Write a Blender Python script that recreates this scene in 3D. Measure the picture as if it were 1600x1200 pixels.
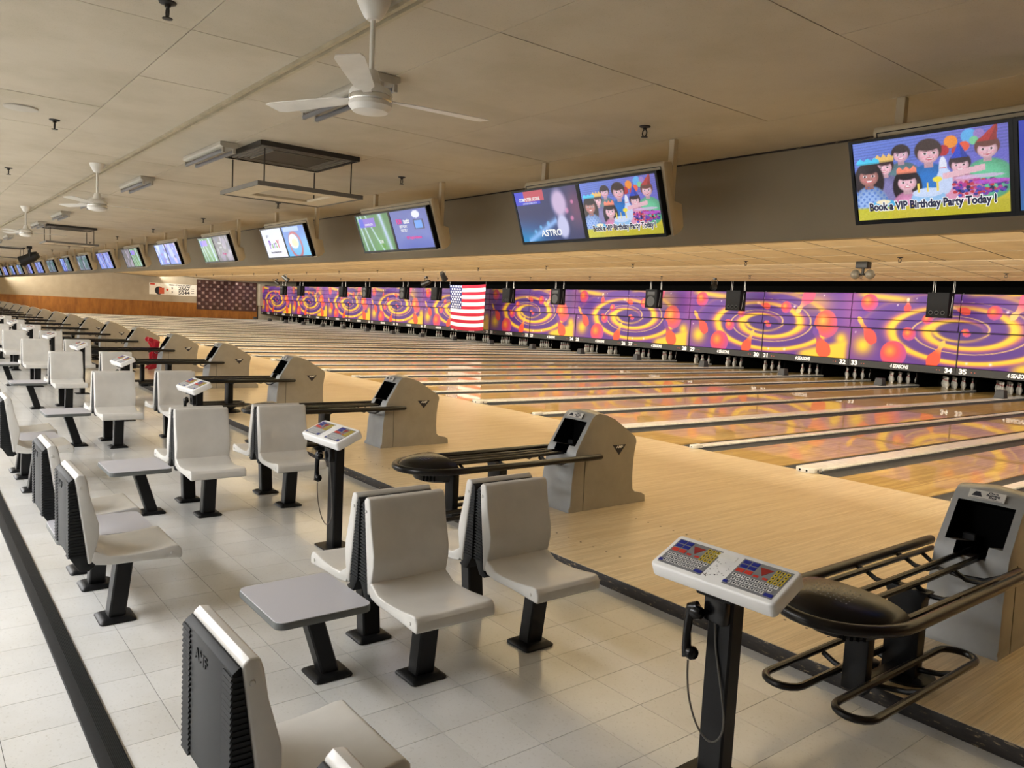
import bpy, bmesh, math, random
import numpy as np
from mathutils import Matrix, Vector

random.seed(7)
rng = np.random.RandomState(7)
PI = math.pi
for o in list(bpy.data.objects):
    bpy.data.objects.remove(o, do_unlink=True)
scene = bpy.context.scene
COL = scene.collection

# ------------------------------------------------------------------ dimensions (metres)
P = 3.44          # pitch of a pair of lanes (x runs across the lanes, y along them, z = 0 is the lane surface)
ZF = -0.085       # seating floor
ZC = 3.21         # seating ceiling
YS = -4.917       # edge of the approach
YSOF = -2.87      # face of the soffit
YM = 16.755       # masking units
XL, XR = -58.5, 13.76
YB = -17.0        # wall behind the camera
KMIN, KMAX = -17, 3   # pairs built: k from KMIN to KMAX inclusive

# ------------------------------------------------------------------ camera
cam_d = bpy.data.cameras.new('camera')
cam = bpy.data.objects.new('camera', cam_d)
COL.objects.link(cam)
F_PX, YAW, PITCH, ROLL = 1210.85, 0.9000, -0.0912, 0.0506
fwd = Vector((-math.sin(YAW)*math.cos(PITCH), math.cos(YAW)*math.cos(PITCH), math.sin(PITCH)))
rgt = Vector((math.cos(YAW), math.sin(YAW), 0))
upv = rgt.cross(fwd)
r2 = math.cos(ROLL)*rgt + math.sin(ROLL)*upv
u2 = -math.sin(ROLL)*rgt + math.cos(ROLL)*upv
m = Matrix.Identity(4)
for i in range(3):
    m[i][0], m[i][1], m[i][2] = r2[i], u2[i], -fwd[i]
m[0][3], m[1][3], m[2][3] = 10.2019, -8.6738, 1.743
cam.matrix_world = m
cam_d.sensor_width = 36
cam_d.lens = F_PX/1600*36
cam_d.clip_end = 200
scene.camera = cam

# ------------------------------------------------------------------ world, lights, exposure
w = bpy.data.worlds.new('world')
scene.world = w
w.use_nodes = True
w.node_tree.nodes['Background'].inputs[0].default_value = (0.9, 0.85, 0.75, 1)
w.node_tree.nodes['Background'].inputs[1].default_value = 0.05
vs = scene.view_settings
vs.view_transform = 'Standard'
vs.look = 'None'
vs.gamma = 1
vs.use_curve_mapping = False
vs.exposure = 0.0

def area(name, loc, sx, sy, direction, radiance, color):
    d = bpy.data.lights.new(name, 'AREA')
    d.shape = 'RECTANGLE'
    d.size, d.size_y = sx, sy
    d.energy = radiance*PI*sx*sy
    d.color = color
    o = bpy.data.objects.new(name, d)
    COL.objects.link(o)
    o.location = loc
    z = -Vector(direction).normalized()
    x = Vector((1, 0, 0))
    y = z.cross(x).normalized()
    R = Matrix((x, y, z)).transposed()
    o.rotation_euler = R.to_euler()
    return o

WARM = (1.0, 0.91, 0.76)
NEUT = (0.98, 0.98, 1.0)
XM = (XL+XR)/2
XW = XR-XL-0.4
# fluorescent coves over the lanes: behind the soffit, behind the ceiling step, and in front of the masks
area('cove_light_soffit', (XM, YSOF+0.16, 2.75), XW, 0.12, (0, 1, 0.55), 225, WARM)
area('cove_light_step', (XM, 8.12, 3.33), XW, 0.12, (0, 1, 0.60), 140, WARM)
area('cove_light_mask', (XM, 14.45, 3.20), XW, 0.10, (0, 0.60, -0.42), 26, (1.0, 0.93, 0.85))
# rows of ceiling panels over the concourse behind the seats
for yy, x0, x1, rad in ((-10.9, -44.0, 8.0, 48.0), (-13.6, -44.0, 8.0, 52.0)):
    n = 12
    for i in range(n):
        x = x0+(x1-x0)*(i+0.5)/n
        area('concourse_light', (x, yy, ZC-0.02), 2.4, 0.6, (0, 0, -1), rad, NEUT)

# ------------------------------------------------------------------ helpers: colour, nodes, materials
def s2l(c):
    c = np.asarray(c, dtype=float)/255.0
    return np.where(c <= 0.04045, c/12.92, ((c+0.055)/1.055)**2.4)

def rgb(r, g, b):
    v = s2l((r, g, b))
    return (float(v[0]), float(v[1]), float(v[2]), 1.0)

MATS = {}
def base_mat(name):
    mt = bpy.data.materials.new(name)
    mt.use_nodes = True
    nt = mt.node_tree
    b = nt.nodes['Principled BSDF']
    MATS[name] = mt
    return mt, nt, b

def N(nt, t, **kw):
    n = nt.nodes.new(t)
    for k, v in kw.items():
        setattr(n, k, v)
    return n

def mathn(nt, op, a, b=None):
    n = N(nt, 'ShaderNodeMath', operation=op)
    for i, v in enumerate((a, b)):
        if v is None:
            continue
        if isinstance(v, (int, float)):
            n.inputs[i].default_value = v
        else:
            nt.links.new(v, n.inputs[i])
    return n.outputs[0]

def mixc(nt, fac, a, b, blend='MIX'):
    n = N(nt, 'ShaderNodeMix', data_type='RGBA', blend_type=blend)
    for i, v in ((0, fac), (6, a), (7, b)):
        if isinstance(v, (int, float)):
            n.inputs[i].default_value = v
        elif isinstance(v, tuple):
            n.inputs[i].default_value = v
        else:
            nt.links.new(v, n.inputs[i])
    return n.outputs[2]

def pos_scaled(nt, sx, sy, sz):
    g = N(nt, 'ShaderNodeNewGeometry')
    mp = N(nt, 'ShaderNodeMapping')
    mp.inputs['Scale'].default_value = (sx, sy, sz)
    nt.links.new(g.outputs['Position'], mp.inputs[0])
    return mp.outputs[0]

def noise(nt, vec, scale, detail=3, rough=0.55):
    n = N(nt, 'ShaderNodeTexNoise')
    n.inputs['Scale'].default_value = scale
    n.inputs['Detail'].default_value = detail
    n.inputs['Roughness'].default_value = rough
    if vec is not None:
        nt.links.new(vec, n.inputs['Vector'])
    return n.outputs['Fac']

def ramp(nt, fac, stops):
    n = N(nt, 'ShaderNodeValToRGB')
    el = n.color_ramp.elements
    while len(el) < len(stops):
        el.new(0.5)
    for e, (p, c) in zip(el, stops):
        e.position = p
        e.color = c if len(c) == 4 else (*c, 1)
    nt.links.new(fac, n.inputs[0])
    return n.outputs[0]

def plain(name, c, rough=0.5, metal=0.0, spec=0.5, coat=0.0, var=0.05, vscale=9.0, bump=0.0, bscale=300.0):
    """solid colour with a little tonal mottling, so every surface is procedural"""
    mt, nt, b = base_mat(name)
    col = rgb(*c)
    f = noise(nt, pos_scaled(nt, 1, 1, 1), vscale, 4)
    dark = tuple(x*(1-var*1.6) for x in col[:3])+(1,)
    lite = tuple(min(1, x*(1+var)) for x in col[:3])+(1,)
    nt.links.new(ramp(nt, f, [(0.3, dark), (0.7, lite)]), b.inputs['Base Color'])
    b.inputs['Roughness'].default_value = rough
    b.inputs['Metallic'].default_value = metal
    b.inputs['Specular IOR Level'].default_value = spec
    b.inputs['Coat Weight'].default_value = coat
    b.inputs['Coat Roughness'].default_value = 0.1
    if bump:
        bn = N(nt, 'ShaderNodeBump')
        bn.inputs['Strength'].default_value = bump
        bn.inputs['Distance'].default_value = 0.002
        nt.links.new(noise(nt, pos_scaled(nt, 1, 1, 1), bscale, 2), bn.inputs['Height'])
        nt.links.new(bn.outputs[0], b.inputs['Normal'])
    return mt

def boards(name, width, c1, c2, rough, coat, length=1.6, grain=0.35, crough=0.04):
    """narrow boards running along y"""
    mt, nt, b = base_mat(name)
    g = N(nt, 'ShaderNodeNewGeometry')
    sep = N(nt, 'ShaderNodeSeparateXYZ')
    nt.links.new(g.outputs['Position'], sep.inputs[0])
    bi = mathn(nt, 'FLOOR', mathn(nt, 'DIVIDE', sep.outputs['X'], width))
    off = mathn(nt, 'MULTIPLY', mathn(nt, 'FRACT', mathn(nt, 'MULTIPLY', bi, 0.6180339)), length)
    li = mathn(nt, 'FLOOR', mathn(nt, 'DIVIDE', mathn(nt, 'ADD', sep.outputs['Y'], off), length))
    cmb = N(nt, 'ShaderNodeCombineXYZ')
    nt.links.new(bi, cmb.inputs[0])
    nt.links.new(li, cmb.inputs[1])
    wn = N(nt, 'ShaderNodeTexWhiteNoise', noise_dimensions='2D')
    nt.links.new(cmb.outputs[0], wn.inputs['Vector'])
    base = mixc(nt, wn.outputs['Value'], rgb(*c1), rgb(*c2))
    gr = noise(nt, pos_scaled(nt, 90, 2.2, 1), 1.0, 4, 0.6)
    gd = ramp(nt, gr, [(0.35, (1-grain, 1-grain*1.05, 1-grain*1.15)), (0.62, (1, 1, 1))])
    col = mixc(nt, 1.0, base, gd, 'MULTIPLY')
    edge = mathn(nt, 'FRACT', mathn(nt, 'DIVIDE', sep.outputs['X'], width))
    line = mathn(nt, 'LESS_THAN', edge, 0.05)
    col = mixc(nt, mathn(nt, 'MULTIPLY', line, 0.35), col, rgb(95, 70, 40))
    nt.links.new(col, b.inputs['Base Color'])
    b.inputs['Roughness'].default_value = rough
    b.inputs['Coat Weight'].default_value = coat
    b.inputs['Coat Roughness'].default_value = crough
    return mt

def attr_mat(name, emit=0.0, rough=0.4, spec=0.5):
    mt, nt, b = base_mat(name)
    a = N(nt, 'ShaderNodeVertexColor', layer_name='Col')
    if emit:
        b.inputs['Base Color'].default_value = (0.01, 0.01, 0.01, 1)
        nt.links.new(a.outputs[0], b.inputs['Emission Color'])
        b.inputs['Emission Strength'].default_value = emit
    else:
        nt.links.new(a.outputs[0], b.inputs['Base Color'])
    b.inputs['Roughness'].default_value = rough
    b.inputs['Specular IOR Level'].default_value = spec
    return mt

def emis(name, c, strength=1.0):
    mt, nt, b = base_mat(name)
    b.inputs['Base Color'].default_value = (0.01, 0.01, 0.01, 1)
    b.inputs['Emission Color'].default_value = rgb(*c)
    b.inputs['Emission Strength'].default_value = strength
    return mt

def tile_mat(name, c, rough, fleck, coat=0.0, jitter=0.10):
    """a vinyl / ceiling tile: per-piece tone shift, cloudy stains and flecks"""
    mt, nt, b = base_mat(name)
    oi = N(nt, 'ShaderNodeObjectInfo')
    g = N(nt, 'ShaderNodeNewGeometry')
    r = mathn(nt, 'FRACT', mathn(nt, 'ADD', oi.outputs['Random'], g.outputs['Random Per Island']))
    col = rgb(*c)
    lo = tuple(x*(1-jitter) for x in col[:3])+(1,)
    cc = mixc(nt, r, lo, col)
    cl = noise(nt, pos_scaled(nt, 1, 1, 1), 1.7, 4)
    cc = mixc(nt, 1.0, cc, ramp(nt, cl, [(0.3, (0.86, 0.85, 0.82)), (0.6, (1, 1, 1))]), 'MULTIPLY')
    fl = noise(nt, pos_scaled(nt, 1, 1, 1), fleck, 3, 0.7)
    cc = mixc(nt, 1.0, cc, ramp(nt, fl, [(0.30, (0.80, 0.79, 0.76)), (0.42, (1, 1, 1))]), 'MULTIPLY')
    nt.links.new(cc, b.inputs['Base Color'])
    b.inputs['Roughness'].default_value = rough
    b.inputs['Coat Weight'].default_value = coat
    b.inputs['Coat Roughness'].default_value = 0.12
    return mt

M_SEAT = plain('seat_plastic', (208, 206, 200), 0.28, var=0.03)
M_BACK = plain('seat_back_plastic', (27, 29, 30), 0.55, spec=0.25, var=0.08)
M_BLACK = plain('black_metal', (9, 9, 10), 0.42, spec=0.3, var=0.15)
M_BLACKP = plain('black_plastic', (7, 7, 8), 0.25, spec=0.35, var=0.1)
M_BASE = plain('scuffed_black_base', (15, 15, 15), 0.45, spec=0.3, var=0.5, vscale=40)
M_TUBE = plain('bronze_black_tube', (14, 11, 9), 0.28, spec=0.4, var=0.25)
M_LAM = plain('grey_laminate', (182, 182, 188), 0.35, var=0.03, vscale=300)
M_EDGE = plain('table_edge_band', (92, 95, 93), 0.5)
M_HOODS = plain('hood_shell', (152, 145, 132), 0.38, var=0.04)  # beige darkened to carry the shade on the hood's flanks
M_HOODF = plain('hood_front', (150, 152, 151), 0.4, var=0.05)
M_VOID = plain('dark_void', (7, 7, 7), 0.9, spec=0.1)
M_WHITE = plain('white_plastic', (240, 240, 238), 0.35, var=0.02)
M_OFFW = plain('off_white_box', (205, 203, 196), 0.4)
M_KGREY = plain('keypad_grey', (128, 130, 132), 0.45)
M_KW = plain('key_white', (228, 228, 226), 0.5)
M_KY = plain('key_yellow', (205, 180, 40), 0.5)
M_KB = plain('key_blue', (32, 44, 140), 0.5)
M_KR = plain('key_red', (205, 60, 45), 0.5)
M_KT = plain('key_triangle_red', (150, 42, 36), 0.5)
M_CORD = plain('steel_cord', (120, 118, 114), 0.3, metal=0.8)
M_HOUSE = plain('display_housing', (196, 182, 154), 0.55, var=0.03)
M_SOFFIT = plain('soffit_paint', (152, 141, 120), 0.7, var=0.03, vscale=2)
M_FANW = plain('fan_white', (225, 222, 214), 0.35)
M_CHROME = plain('fan_band', (215, 212, 205), 0.15, metal=0.7)
M_RAILC = plain('ceiling_rail', (172, 160, 134), 0.45, var=0.1)
M_FIXT = plain('fixture_metal', (178, 172, 158), 0.5)
M_TUBEOFF = plain('unlit_tube', (92, 92, 96), 0.3)
M_GRILLE = plain('grille_dark', (48, 44, 38), 0.6)
M_GRFR = plain('grille_frame', (112, 108, 100), 0.5)
M_PANEL = plain('hung_panel', (205, 190, 160), 0.7)
M_CAP = plain('divider_cap', (236, 234, 226), 0.3, coat=0.5, var=0.12, vscale=14)
M_GUT = plain('gutter_grey', (84, 87, 90), 0.42, var=0.08)
M_PIN = plain('pin_white', (232, 230, 224), 0.3)
M_PINR = plain('pin_red', (170, 30, 35), 0.35)
M_SPK = plain('speaker_black', (5, 5, 6), 0.7, spec=0.2)
M_SPKG = plain('speaker_cone', (18, 18, 19), 0.55)
M_STRIP = plain('mask_black_strip', (7, 7, 8), 0.5)
M_TXT = plain('white_print', (240, 240, 240), 0.5)
M_TXTG = plain('red_print', (200, 90, 60), 0.5)
M_INK = plain('dark_print', (22, 24, 40), 0.5)
M_RED = plain('ramp_red', (190, 28, 52), 0.3)
M_RUB = plain('rubber_black', (15, 16, 17), 0.55, spec=0.25, var=0.25, vscale=30)
M_WALL = plain('taupe_wall', (164, 154, 136), 0.8, var=0.05, vscale=2)
M_BWALL = plain('concourse_wall', (150, 140, 124), 0.8)
M_RWALL = plain('side_wall_brown', (112, 96, 78), 0.8)
M_SIGN = plain('sign_white', (235, 234, 228), 0.5)
M_LAMPB = plain('lamp_black', (18, 18, 18), 0.45)
M_GLOBE = plain('globe_grey', (120, 116, 106), 0.25)
M_SPR = plain('sprinkler_black', (26, 22, 18), 0.5)
M_DECKD = plain('joint_dark', (66, 62, 55), 0.8)
M_CJNT = plain('ceiling_joint', (52, 40, 26), 0.8)
M_FTILE = tile_mat('vinyl_tile', (212, 212, 209), 0.30, 60.0, coat=0.45)
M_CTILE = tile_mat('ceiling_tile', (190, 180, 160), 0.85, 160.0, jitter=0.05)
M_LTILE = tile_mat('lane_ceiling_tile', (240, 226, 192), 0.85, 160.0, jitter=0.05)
M_LANE = boards('lane_boards', 0.027, (222, 188, 116), (188, 150, 82), 0.40, 0.62, length=2.4, crough=0.025)
M_APPR = boards('approach_boards', 0.027, (220, 202, 168), (206, 184, 146), 0.33, 0.35, length=1.1, grain=0.22, crough=0.16)
M_ART = attr_mat('mask_print', rough=0.45, spec=0.3)
M_FLAG = attr_mat('flag_cloth', rough=0.8, spec=0.2)
M_SCREEN = attr_mat('screen_picture', emit=1.0, rough=0.15)
M_MIRROR = attr_mat('mosaic_panel', rough=0.12)
M_EMW = emis('screen_white', (250, 250, 250))
M_EMK = emis('screen_navy', (18, 22, 60), 1.0)
M_EMP = emis('screen_pink', (235, 70, 150), 1.0)
M_EMV = emis('screen_violet', (130, 60, 190), 1.0)
M_EMG = emis('screen_green', (120, 170, 60), 1.0)
M_EMR = emis('screen_red', (215, 60, 60), 1.0)
M_BEZEL = plain('bezel_black', (4, 4, 5), 0.25, spec=0.25)

def wood_panel(name, c1, c2):
    mt, nt, b = base_mat(name)
    f = noise(nt, pos_scaled(nt, 1, 1.2, 0.35), 3.0, 5, 0.65)
    nt.links.new(ramp(nt, f, [(0.32, rgb(*c1)), (0.66, rgb(*c2))]), b.inputs['Base Color'])
    b.inputs['Roughness'].default_value = 0.4
    return mt
M_WAINS = wood_panel('orange_plywood', (124, 76, 28), (158, 104, 44))

def worn_edge(name):
    mt, nt, b = base_mat(name)
    f = noise(nt, pos_scaled(nt, 5, 5, 22), 3.0, 5, 0.7)
    nt.links.new(ramp(nt, f, [(0.40, rgb(34, 30, 27)), (0.60, rgb(48, 42, 36)), (0.66, rgb(150, 132, 100))]), b.inputs['Base Color'])
    b.inputs['Roughness'].default_value = 0.6
    return mt
M_STEP = worn_edge('worn_step_nosing')

# ------------------------------------------------------------------ helpers: meshes and objects
class MB:
    def __init__(s):
        s.v, s.f = [], []
    def add(s, vs_, fs_):
        n = len(s.v)
        s.v += [tuple(p) for p in vs_]
        s.f += [tuple(i+n for i in f) for f in fs_]
        return s
    def box(s, x0, x1, y0, y1, z0, z1):
        return s.add([(x0, y0, z0), (x1, y0, z0), (x1, y1, z0), (x0, y1, z0), (x0, y0, z1), (x1, y0, z1), (x1, y1, z1), (x0, y1, z1)],
                     [(3, 2, 1, 0), (4, 5, 6, 7), (0, 1, 5, 4), (1, 2, 6, 5), (2, 3, 7, 6), (3, 0, 4, 7)])
    def cbox(s, c, d):
        return s.box(c[0]-d[0]/2, c[0]+d[0]/2, c[1]-d[1]/2, c[1]+d[1]/2, c[2]-d[2]/2, c[2]+d[2]/2)
    def sweep(s, sections):
        """closed loops of equal length, capped at both ends"""
        n = len(sections[0])
        vs_, fs_ = [], []
        for sec in sections:
            vs_ += sec
        for i in range(len(sections)-1):
            for j in range(n):
                a, b = i*n+j, i*n+(j+1) % n
                fs_.append((a, b, b+n, a+n))
        fs_.append(tuple(reversed(range(n))))
        fs_.append(tuple(range((len(sections)-1)*n, len(sections)*n)))
        return s.add(vs_, fs_)
    def prism_x(s, poly, x0, x1, xs=None):      # poly in (y, z)
        xs = xs or [x0, x1]
        return s.sweep([[(x, p[0], p[1]) for p in poly] for x in xs])
    def prism_y(s, poly, y0, y1, ys=None):      # poly in (x, z)
        ys = ys or [y0, y1]
        return s.sweep([[(p[0], y, p[1]) for p in poly] for y in ys])
    def prism_z(s, poly, z0, z1):
        return s.sweep([[(p[0], p[1], z) for p in poly] for z in (z0, z1)])
    def tube(s, path, r, n=10, closed=False):
        pts = [Vector(p) for p in path]
        m_ = len(pts)
        secs = []
        up = None
        for i, p in enumerate(pts):
            if closed:
                t = pts[(i+1) % m_]-pts[i-1]
            else:
                t = pts[min(i+1, m_-1)]-pts[max(i-1, 0)]
            t.normalize()
            if up is None:
                up = Vector((0, 0, 1)) if abs(t.z) < 0.9 else Vector((1, 0, 0))
            a = t.cross(up)
            if a.length < 1e-4:
                a = t.cross(Vector((1, 0, 0)))
            a.normalize()
            up = a.cross(t).normalized()
            rr = r[i] if isinstance(r, (list, tuple)) else r
            secs.append([tuple(p+rr*(math.cos(2*PI*j/n)*a+math.sin(2*PI*j/n)*up)) for j in range(n)])
        if closed:
            vs_, fs_ = [], []
            for sec in secs:
                vs_ += sec
            for i in range(m_):
                for j in range(n):
                    i2 = (i+1) % m_
                    fs_.append((i*n+j, i*n+(j+1) % n, i2*n+(j+1) % n, i2*n+j))
            return s.add(vs_, fs_)
        return s.sweep(secs)
    def lathe(s, prof, n=20, c=(0, 0, 0), axis='z'):
        secs = []
        for (r, h) in prof:
            r = max(r, 1e-4)
            ring = []
            for j in range(n):
                a = 2*PI*j/n
                q = (r*math.cos(a), r*math.sin(a), h)
                if axis == 'y':
                    q = (q[0], -q[2], q[1])
                elif axis == 'x':
                    q = (q[2], q[1], -q[0])
                ring.append((q[0]+c[0], q[1]+c[1], q[2]+c[2]))
            secs.append(ring)
        return s.sweep(secs)
    def grid(s, pts):
        """pts: 2-D list of points"""
        h, w_ = len(pts), len(pts[0])
        return s.add([p for row in pts for p in row],
                     [(i*w_+j, i*w_+j+1, (i+1)*w_+j+1, (i+1)*w_+j) for i in range(h-1) for j in range(w_-1)])
    def xf(s, mat4):
        s.v = [tuple(mat4 @ Vector(p)) for p in s.v]
        return s
    def mesh(s, name, bevel=0.0, seg=2, angle=35, smooth=True, normals=True):
        me = bpy.data.meshes.new(name)
        me.from_pydata(s.v, [], s.f)
        if normals or bevel:
            bm = bmesh.new()
            bm.from_mesh(me)
            if normals:
                bmesh.ops.recalc_face_normals(bm, faces=bm.faces)
            if bevel:
                ed = [e for e in bm.edges if len(e.link_faces) == 2 and e.calc_face_angle(0) > math.radians(angle)]
                bmesh.ops.bevel(bm, geom=ed, offset=bevel, segments=seg, profile=0.5, affect='EDGES', clamp_overlap=True)
            bm.to_mesh(me)
            bm.free()
        if smooth:
            me.shade_smooth()
            me.set_sharp_from_angle(angle=math.radians(32))
        me.update()
        return me
    def build(s, name, mat, parent=None, **kw):
        return link(name, s.mesh(name, **kw), mat, parent)

def link(name, me, mat, parent=None, loc=None, rot=None):
    if mat is not None and len(me.materials) == 0:
        me.materials.append(mat)
    o = bpy.data.objects.new(name, me)
    COL.objects.link(o)
    if parent is not None:
        o.parent = parent
    if loc is not None:
        o.location = loc
    if rot is not None:
        o.rotation_euler = rot
    return o

def empty(name, loc=(0, 0, 0), rz=0.0):
    o = bpy.data.objects.new(name, None)
    COL.objects.link(o)
    o.location = loc
    o.rotation_euler = (0, 0, rz)
    o.empty_display_size = 0.1
    return o

def tag(o, label, cat, group=None):
    o['label'] = label
    o['category'] = cat
    if group:
        o['group'] = group
    return o

def structure(o):
    o['kind'] = 'structure'
    return o

def stuff(o):
    o['kind'] = 'stuff'
    return o

def kids(o):
    return [c for c in bpy.data.objects if c.parent == o]

def tree(o):
    """(object, subtree) pairs, gathered once so that copies are cheap"""
    return (o, [tree(c) for c in kids(o)])

def copy_tree(t, parent=None):
    o, ch = t
    c = o.copy()
    COL.objects.link(c)
    c.parent = parent
    for s_ in ch:
        copy_tree(s_, c)
    return c

_txt = {}
def text_mesh(s, size, bold=0.0, sx=1.0, align='CENTER', shear=0.0, extrude=0.0):
    key = (s, size, bold, sx, align, shear, extrude)
    if key in _txt:
        return _txt[key]
    cu = bpy.data.curves.new('lettering', 'FONT')
    cu.body = s
    cu.size = size
    cu.align_x = align
    cu.align_y = 'CENTER'
    cu.offset = bold
    cu.shear = shear
    cu.extrude = extrude
    cu.resolution_u = 3
    ob = bpy.data.objects.new('lettering', cu)
    COL.objects.link(ob)
    dg = bpy.context.evaluated_depsgraph_get()
    me = bpy.data.meshes.new_from_object(ob.evaluated_get(dg))
    bpy.data.objects.remove(ob)
    if sx != 1.0:
        for v in me.vertices:
            v.co.x *= sx
    _txt[key] = me
    return me

def lettering(s, size, mat, parent, loc, rot=(0, 0, 0), name='lettering', **kw):
    me = text_mesh(s, size, **kw)
    if len(me.materials) and me.materials[0] != mat:
        me = me.copy()
        me.materials.clear()
    return link(name, me, mat, parent, loc, rot)

def color_grid(name, pts, cols):
    """grid mesh with one colour per vertex; pts (h, w, 3), cols (h, w, 3) in linear light"""
    h, w_ = pts.shape[:2]
    me = bpy.data.meshes.new(name)
    idx = np.arange(h*w_).reshape(h, w_)
    q = np.stack([idx[:-1, :-1], idx[:-1, 1:], idx[1:, 1:], idx[1:, :-1]], -1).reshape(-1, 4)
    me.from_pydata(pts.reshape(-1, 3).tolist(), [], q.tolist())
    a = me.color_attributes.new('Col', 'FLOAT_COLOR', 'POINT')
    c4 = np.concatenate([cols.reshape(-1, 3), np.ones((h*w_, 1))], 1).astype(np.float32)
    a.data.foreach_set('color', c4.ravel())
    me.shade_smooth()
    me.update()
    return me

ORD = ['nearest', 'second', 'third', 'fourth', 'fifth', 'sixth', 'seventh', 'eighth', 'ninth', 'tenth', 'eleventh', 'twelfth',
       'thirteenth', 'fourteenth', 'fifteenth', 'sixteenth', 'seventeenth', 'eighteenth', 'nineteenth', 'twentieth', 'twenty-first']
ONES = ['', 'one', 'two', 'three', 'four', 'five', 'six', 'seven', 'eight', 'nine', 'ten', 'eleven', 'twelve', 'thirteen', 'fourteen', 'fifteen', 'sixteen', 'seventeen', 'eighteen', 'nineteen']
def word(n):
    if n < 20:
        return ONES[n]
    return {2: 'twenty', 3: 'thirty', 4: 'forty'}[n//10]+('-'+ONES[n % 10] if n % 10 else '')

def nth(i):
    return ORD[i]

def disc(c, r, n=14, axis='z', h=0.002):
    return MB().lathe([(0, 0), (r, 0), (r, h), (0, h)], n, c, axis)

def rrect(w_, d, r, n=5, cx=0, cy=0):
    out = []
    for qx, qy, a0 in ((1, 1, 0), (-1, 1, PI/2), (-1, -1, PI), (1, -1, 1.5*PI)):
        for i in range(n+1):
            a = a0+PI/2*i/n
            out.append((cx+qx*(w_/2-r)+r*math.cos(a), cy+qy*(d/2-r)+r*math.sin(a)))
    return out

# ------------------------------------------------------------------ picking the pieces that show largest
CAMP = Vector(cam.matrix_world.translation)
def in_frame(p, margin=0.04):
    d = Vector(p)-CAMP
    z = d.dot(fwd)
    if z < 0.3:
        return False
    x, y = F_PX*d.dot(r2)/z/800, F_PX*d.dot(u2)/z/600
    return abs(x) < 1+margin and abs(y) < 1+margin

def field(parent, name, fieldname, cells, size, thick, mat, gap, tilt=0.0, limit=300, bevel=0.0, jit=0.0):
    """cells: list of (x, y, z, slope) centres; the 300 nearest in view become objects, the rest one stuff mesh"""
    sx, sy = size
    seen = [c for c in cells if in_frame(c[:3]) or any(in_frame((c[0]+a*sx/2, c[1]+b*sy/2, c[2])) for a in (-1, 1) for b in (-1, 1))]
    seen.sort(key=lambda c: (Vector(c[:3])-CAMP).length)
    near = seen[:limit]
    ids = set(id(c) for c in near)
    rest = [c for c in cells if id(c) not in ids]
    me = MB().box(-sx/2+gap/2, sx/2-gap/2, -sy/2+gap/2, sy/2-gap/2, -thick, 0).mesh(name, bevel=bevel, seg=1, smooth=False)
    me.materials.append(mat)
    for c in near:
        o = link(name, me, mat, parent, (c[0], c[1], c[2]+random.uniform(-jit, jit)), (c[3]+random.uniform(-tilt, tilt), random.uniform(-tilt, tilt), 0))
    if rest:
        b = MB()
        hx, hy = sx/2-gap/2, sy/2-gap/2
        for c in rest:
            s_ = math.sin(c[3])
            b.add([(c[0]-hx, c[1]-hy, c[2]-hy*s_), (c[0]+hx, c[1]-hy, c[2]-hy*s_), (c[0]+hx, c[1]+hy, c[2]+hy*s_), (c[0]-hx, c[1]+hy, c[2]+hy*s_)], [(0, 1, 2, 3)])
        stuff(link(fieldname, b.mesh(fieldname, smooth=False, normals=False), mat, parent))

# ------------------------------------------------------------------ floor
floor = structure(MB().box(XL, XR, YB, YS+0.02, ZF-0.15, ZF-0.003).build('floor', M_DECKD))
TS = 0.3065
gx, gy = 7.851, -6.238
cells = []
for i in range(int((XL-gx)/TS), int((XR-gx)/TS)):
    for j in range(int((YB-gy)/TS), int((YS-gy)/TS)+1):
        x, y = gx+(i+0.5)*TS, gy+(j+0.5)*TS
        if y+TS/2 > YS+0.02 or x-TS/2 < XL:
            continue
        cells.append((x, y, ZF, 0.0))
field(floor, 'floor_tile', 'floor_tile_field', cells, (TS, TS), 0.003, M_FTILE, 0.0024)
y_last = max(c[1] for c in cells)+TS/2
# cut row of tiles against the step
stuff(MB().box(XL, XR, y_last+0.0008, YS+0.0, ZF-0.003, ZF-0.0002).build('floor_cut_row', M_FTILE, floor, smooth=False))

# rubber nosing strip along the back of the seating area
strip = empty('rubber_edge_strip', (0, -8.04, ZF))
tag(strip, 'long black ribbed rubber strip on the floor behind the grey seats', 'floor strip')
MB().prism_x([(-0.062, 0.001), (-0.058, 0.008), (-0.02, 0.014), (0.042, 0.014), (0.046, 0.001)], XL+0.01, XR-0.01).build('strip_body', M_RUB, strip)
rb = MB()
for i in range(9):
    y = -0.016+i*0.0065
    rb.prism_x([(y-0.0016, 0.0138), (y-0.0012, 0.0165), (y+0.0012, 0.0165), (y+0.0016, 0.0138)], XL+0.01, XR-0.01)
stuff(rb.build('rib', M_RUB, strip, smooth=False))

# ------------------------------------------------------------------ approach deck and its worn step
deck = structure(MB().box(XL, XR, YS, 0.0, ZF-0.1, 0.0).build('floor_approach', M_APPR, smooth=False))
structure(MB().prism_x([(YS-0.003, ZF+0.001), (YS-0.006, ZF+0.012), (YS-0.006, -0.012), (YS-0.002, -0.004), (YS-0.0005, -0.004), (YS-0.0005, ZF+0.001)], XL+0.005, XR-0.005).build('trim_1', M_STEP))
dot = disc((0, 0, 0.0002), 0.009, 10, h=0.0006).mesh('approach_dot')
dot.materials.append(M_STEP)
for k in range(-3, 3):
    for lx in (0.82, 2.62):
        for i in range(6):
            x = k*P+lx-0.38+0.14*i
            for y in (-4.548, -3.617):
                link('approach_dot', dot, None, deck, (x, y, 0))

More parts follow.
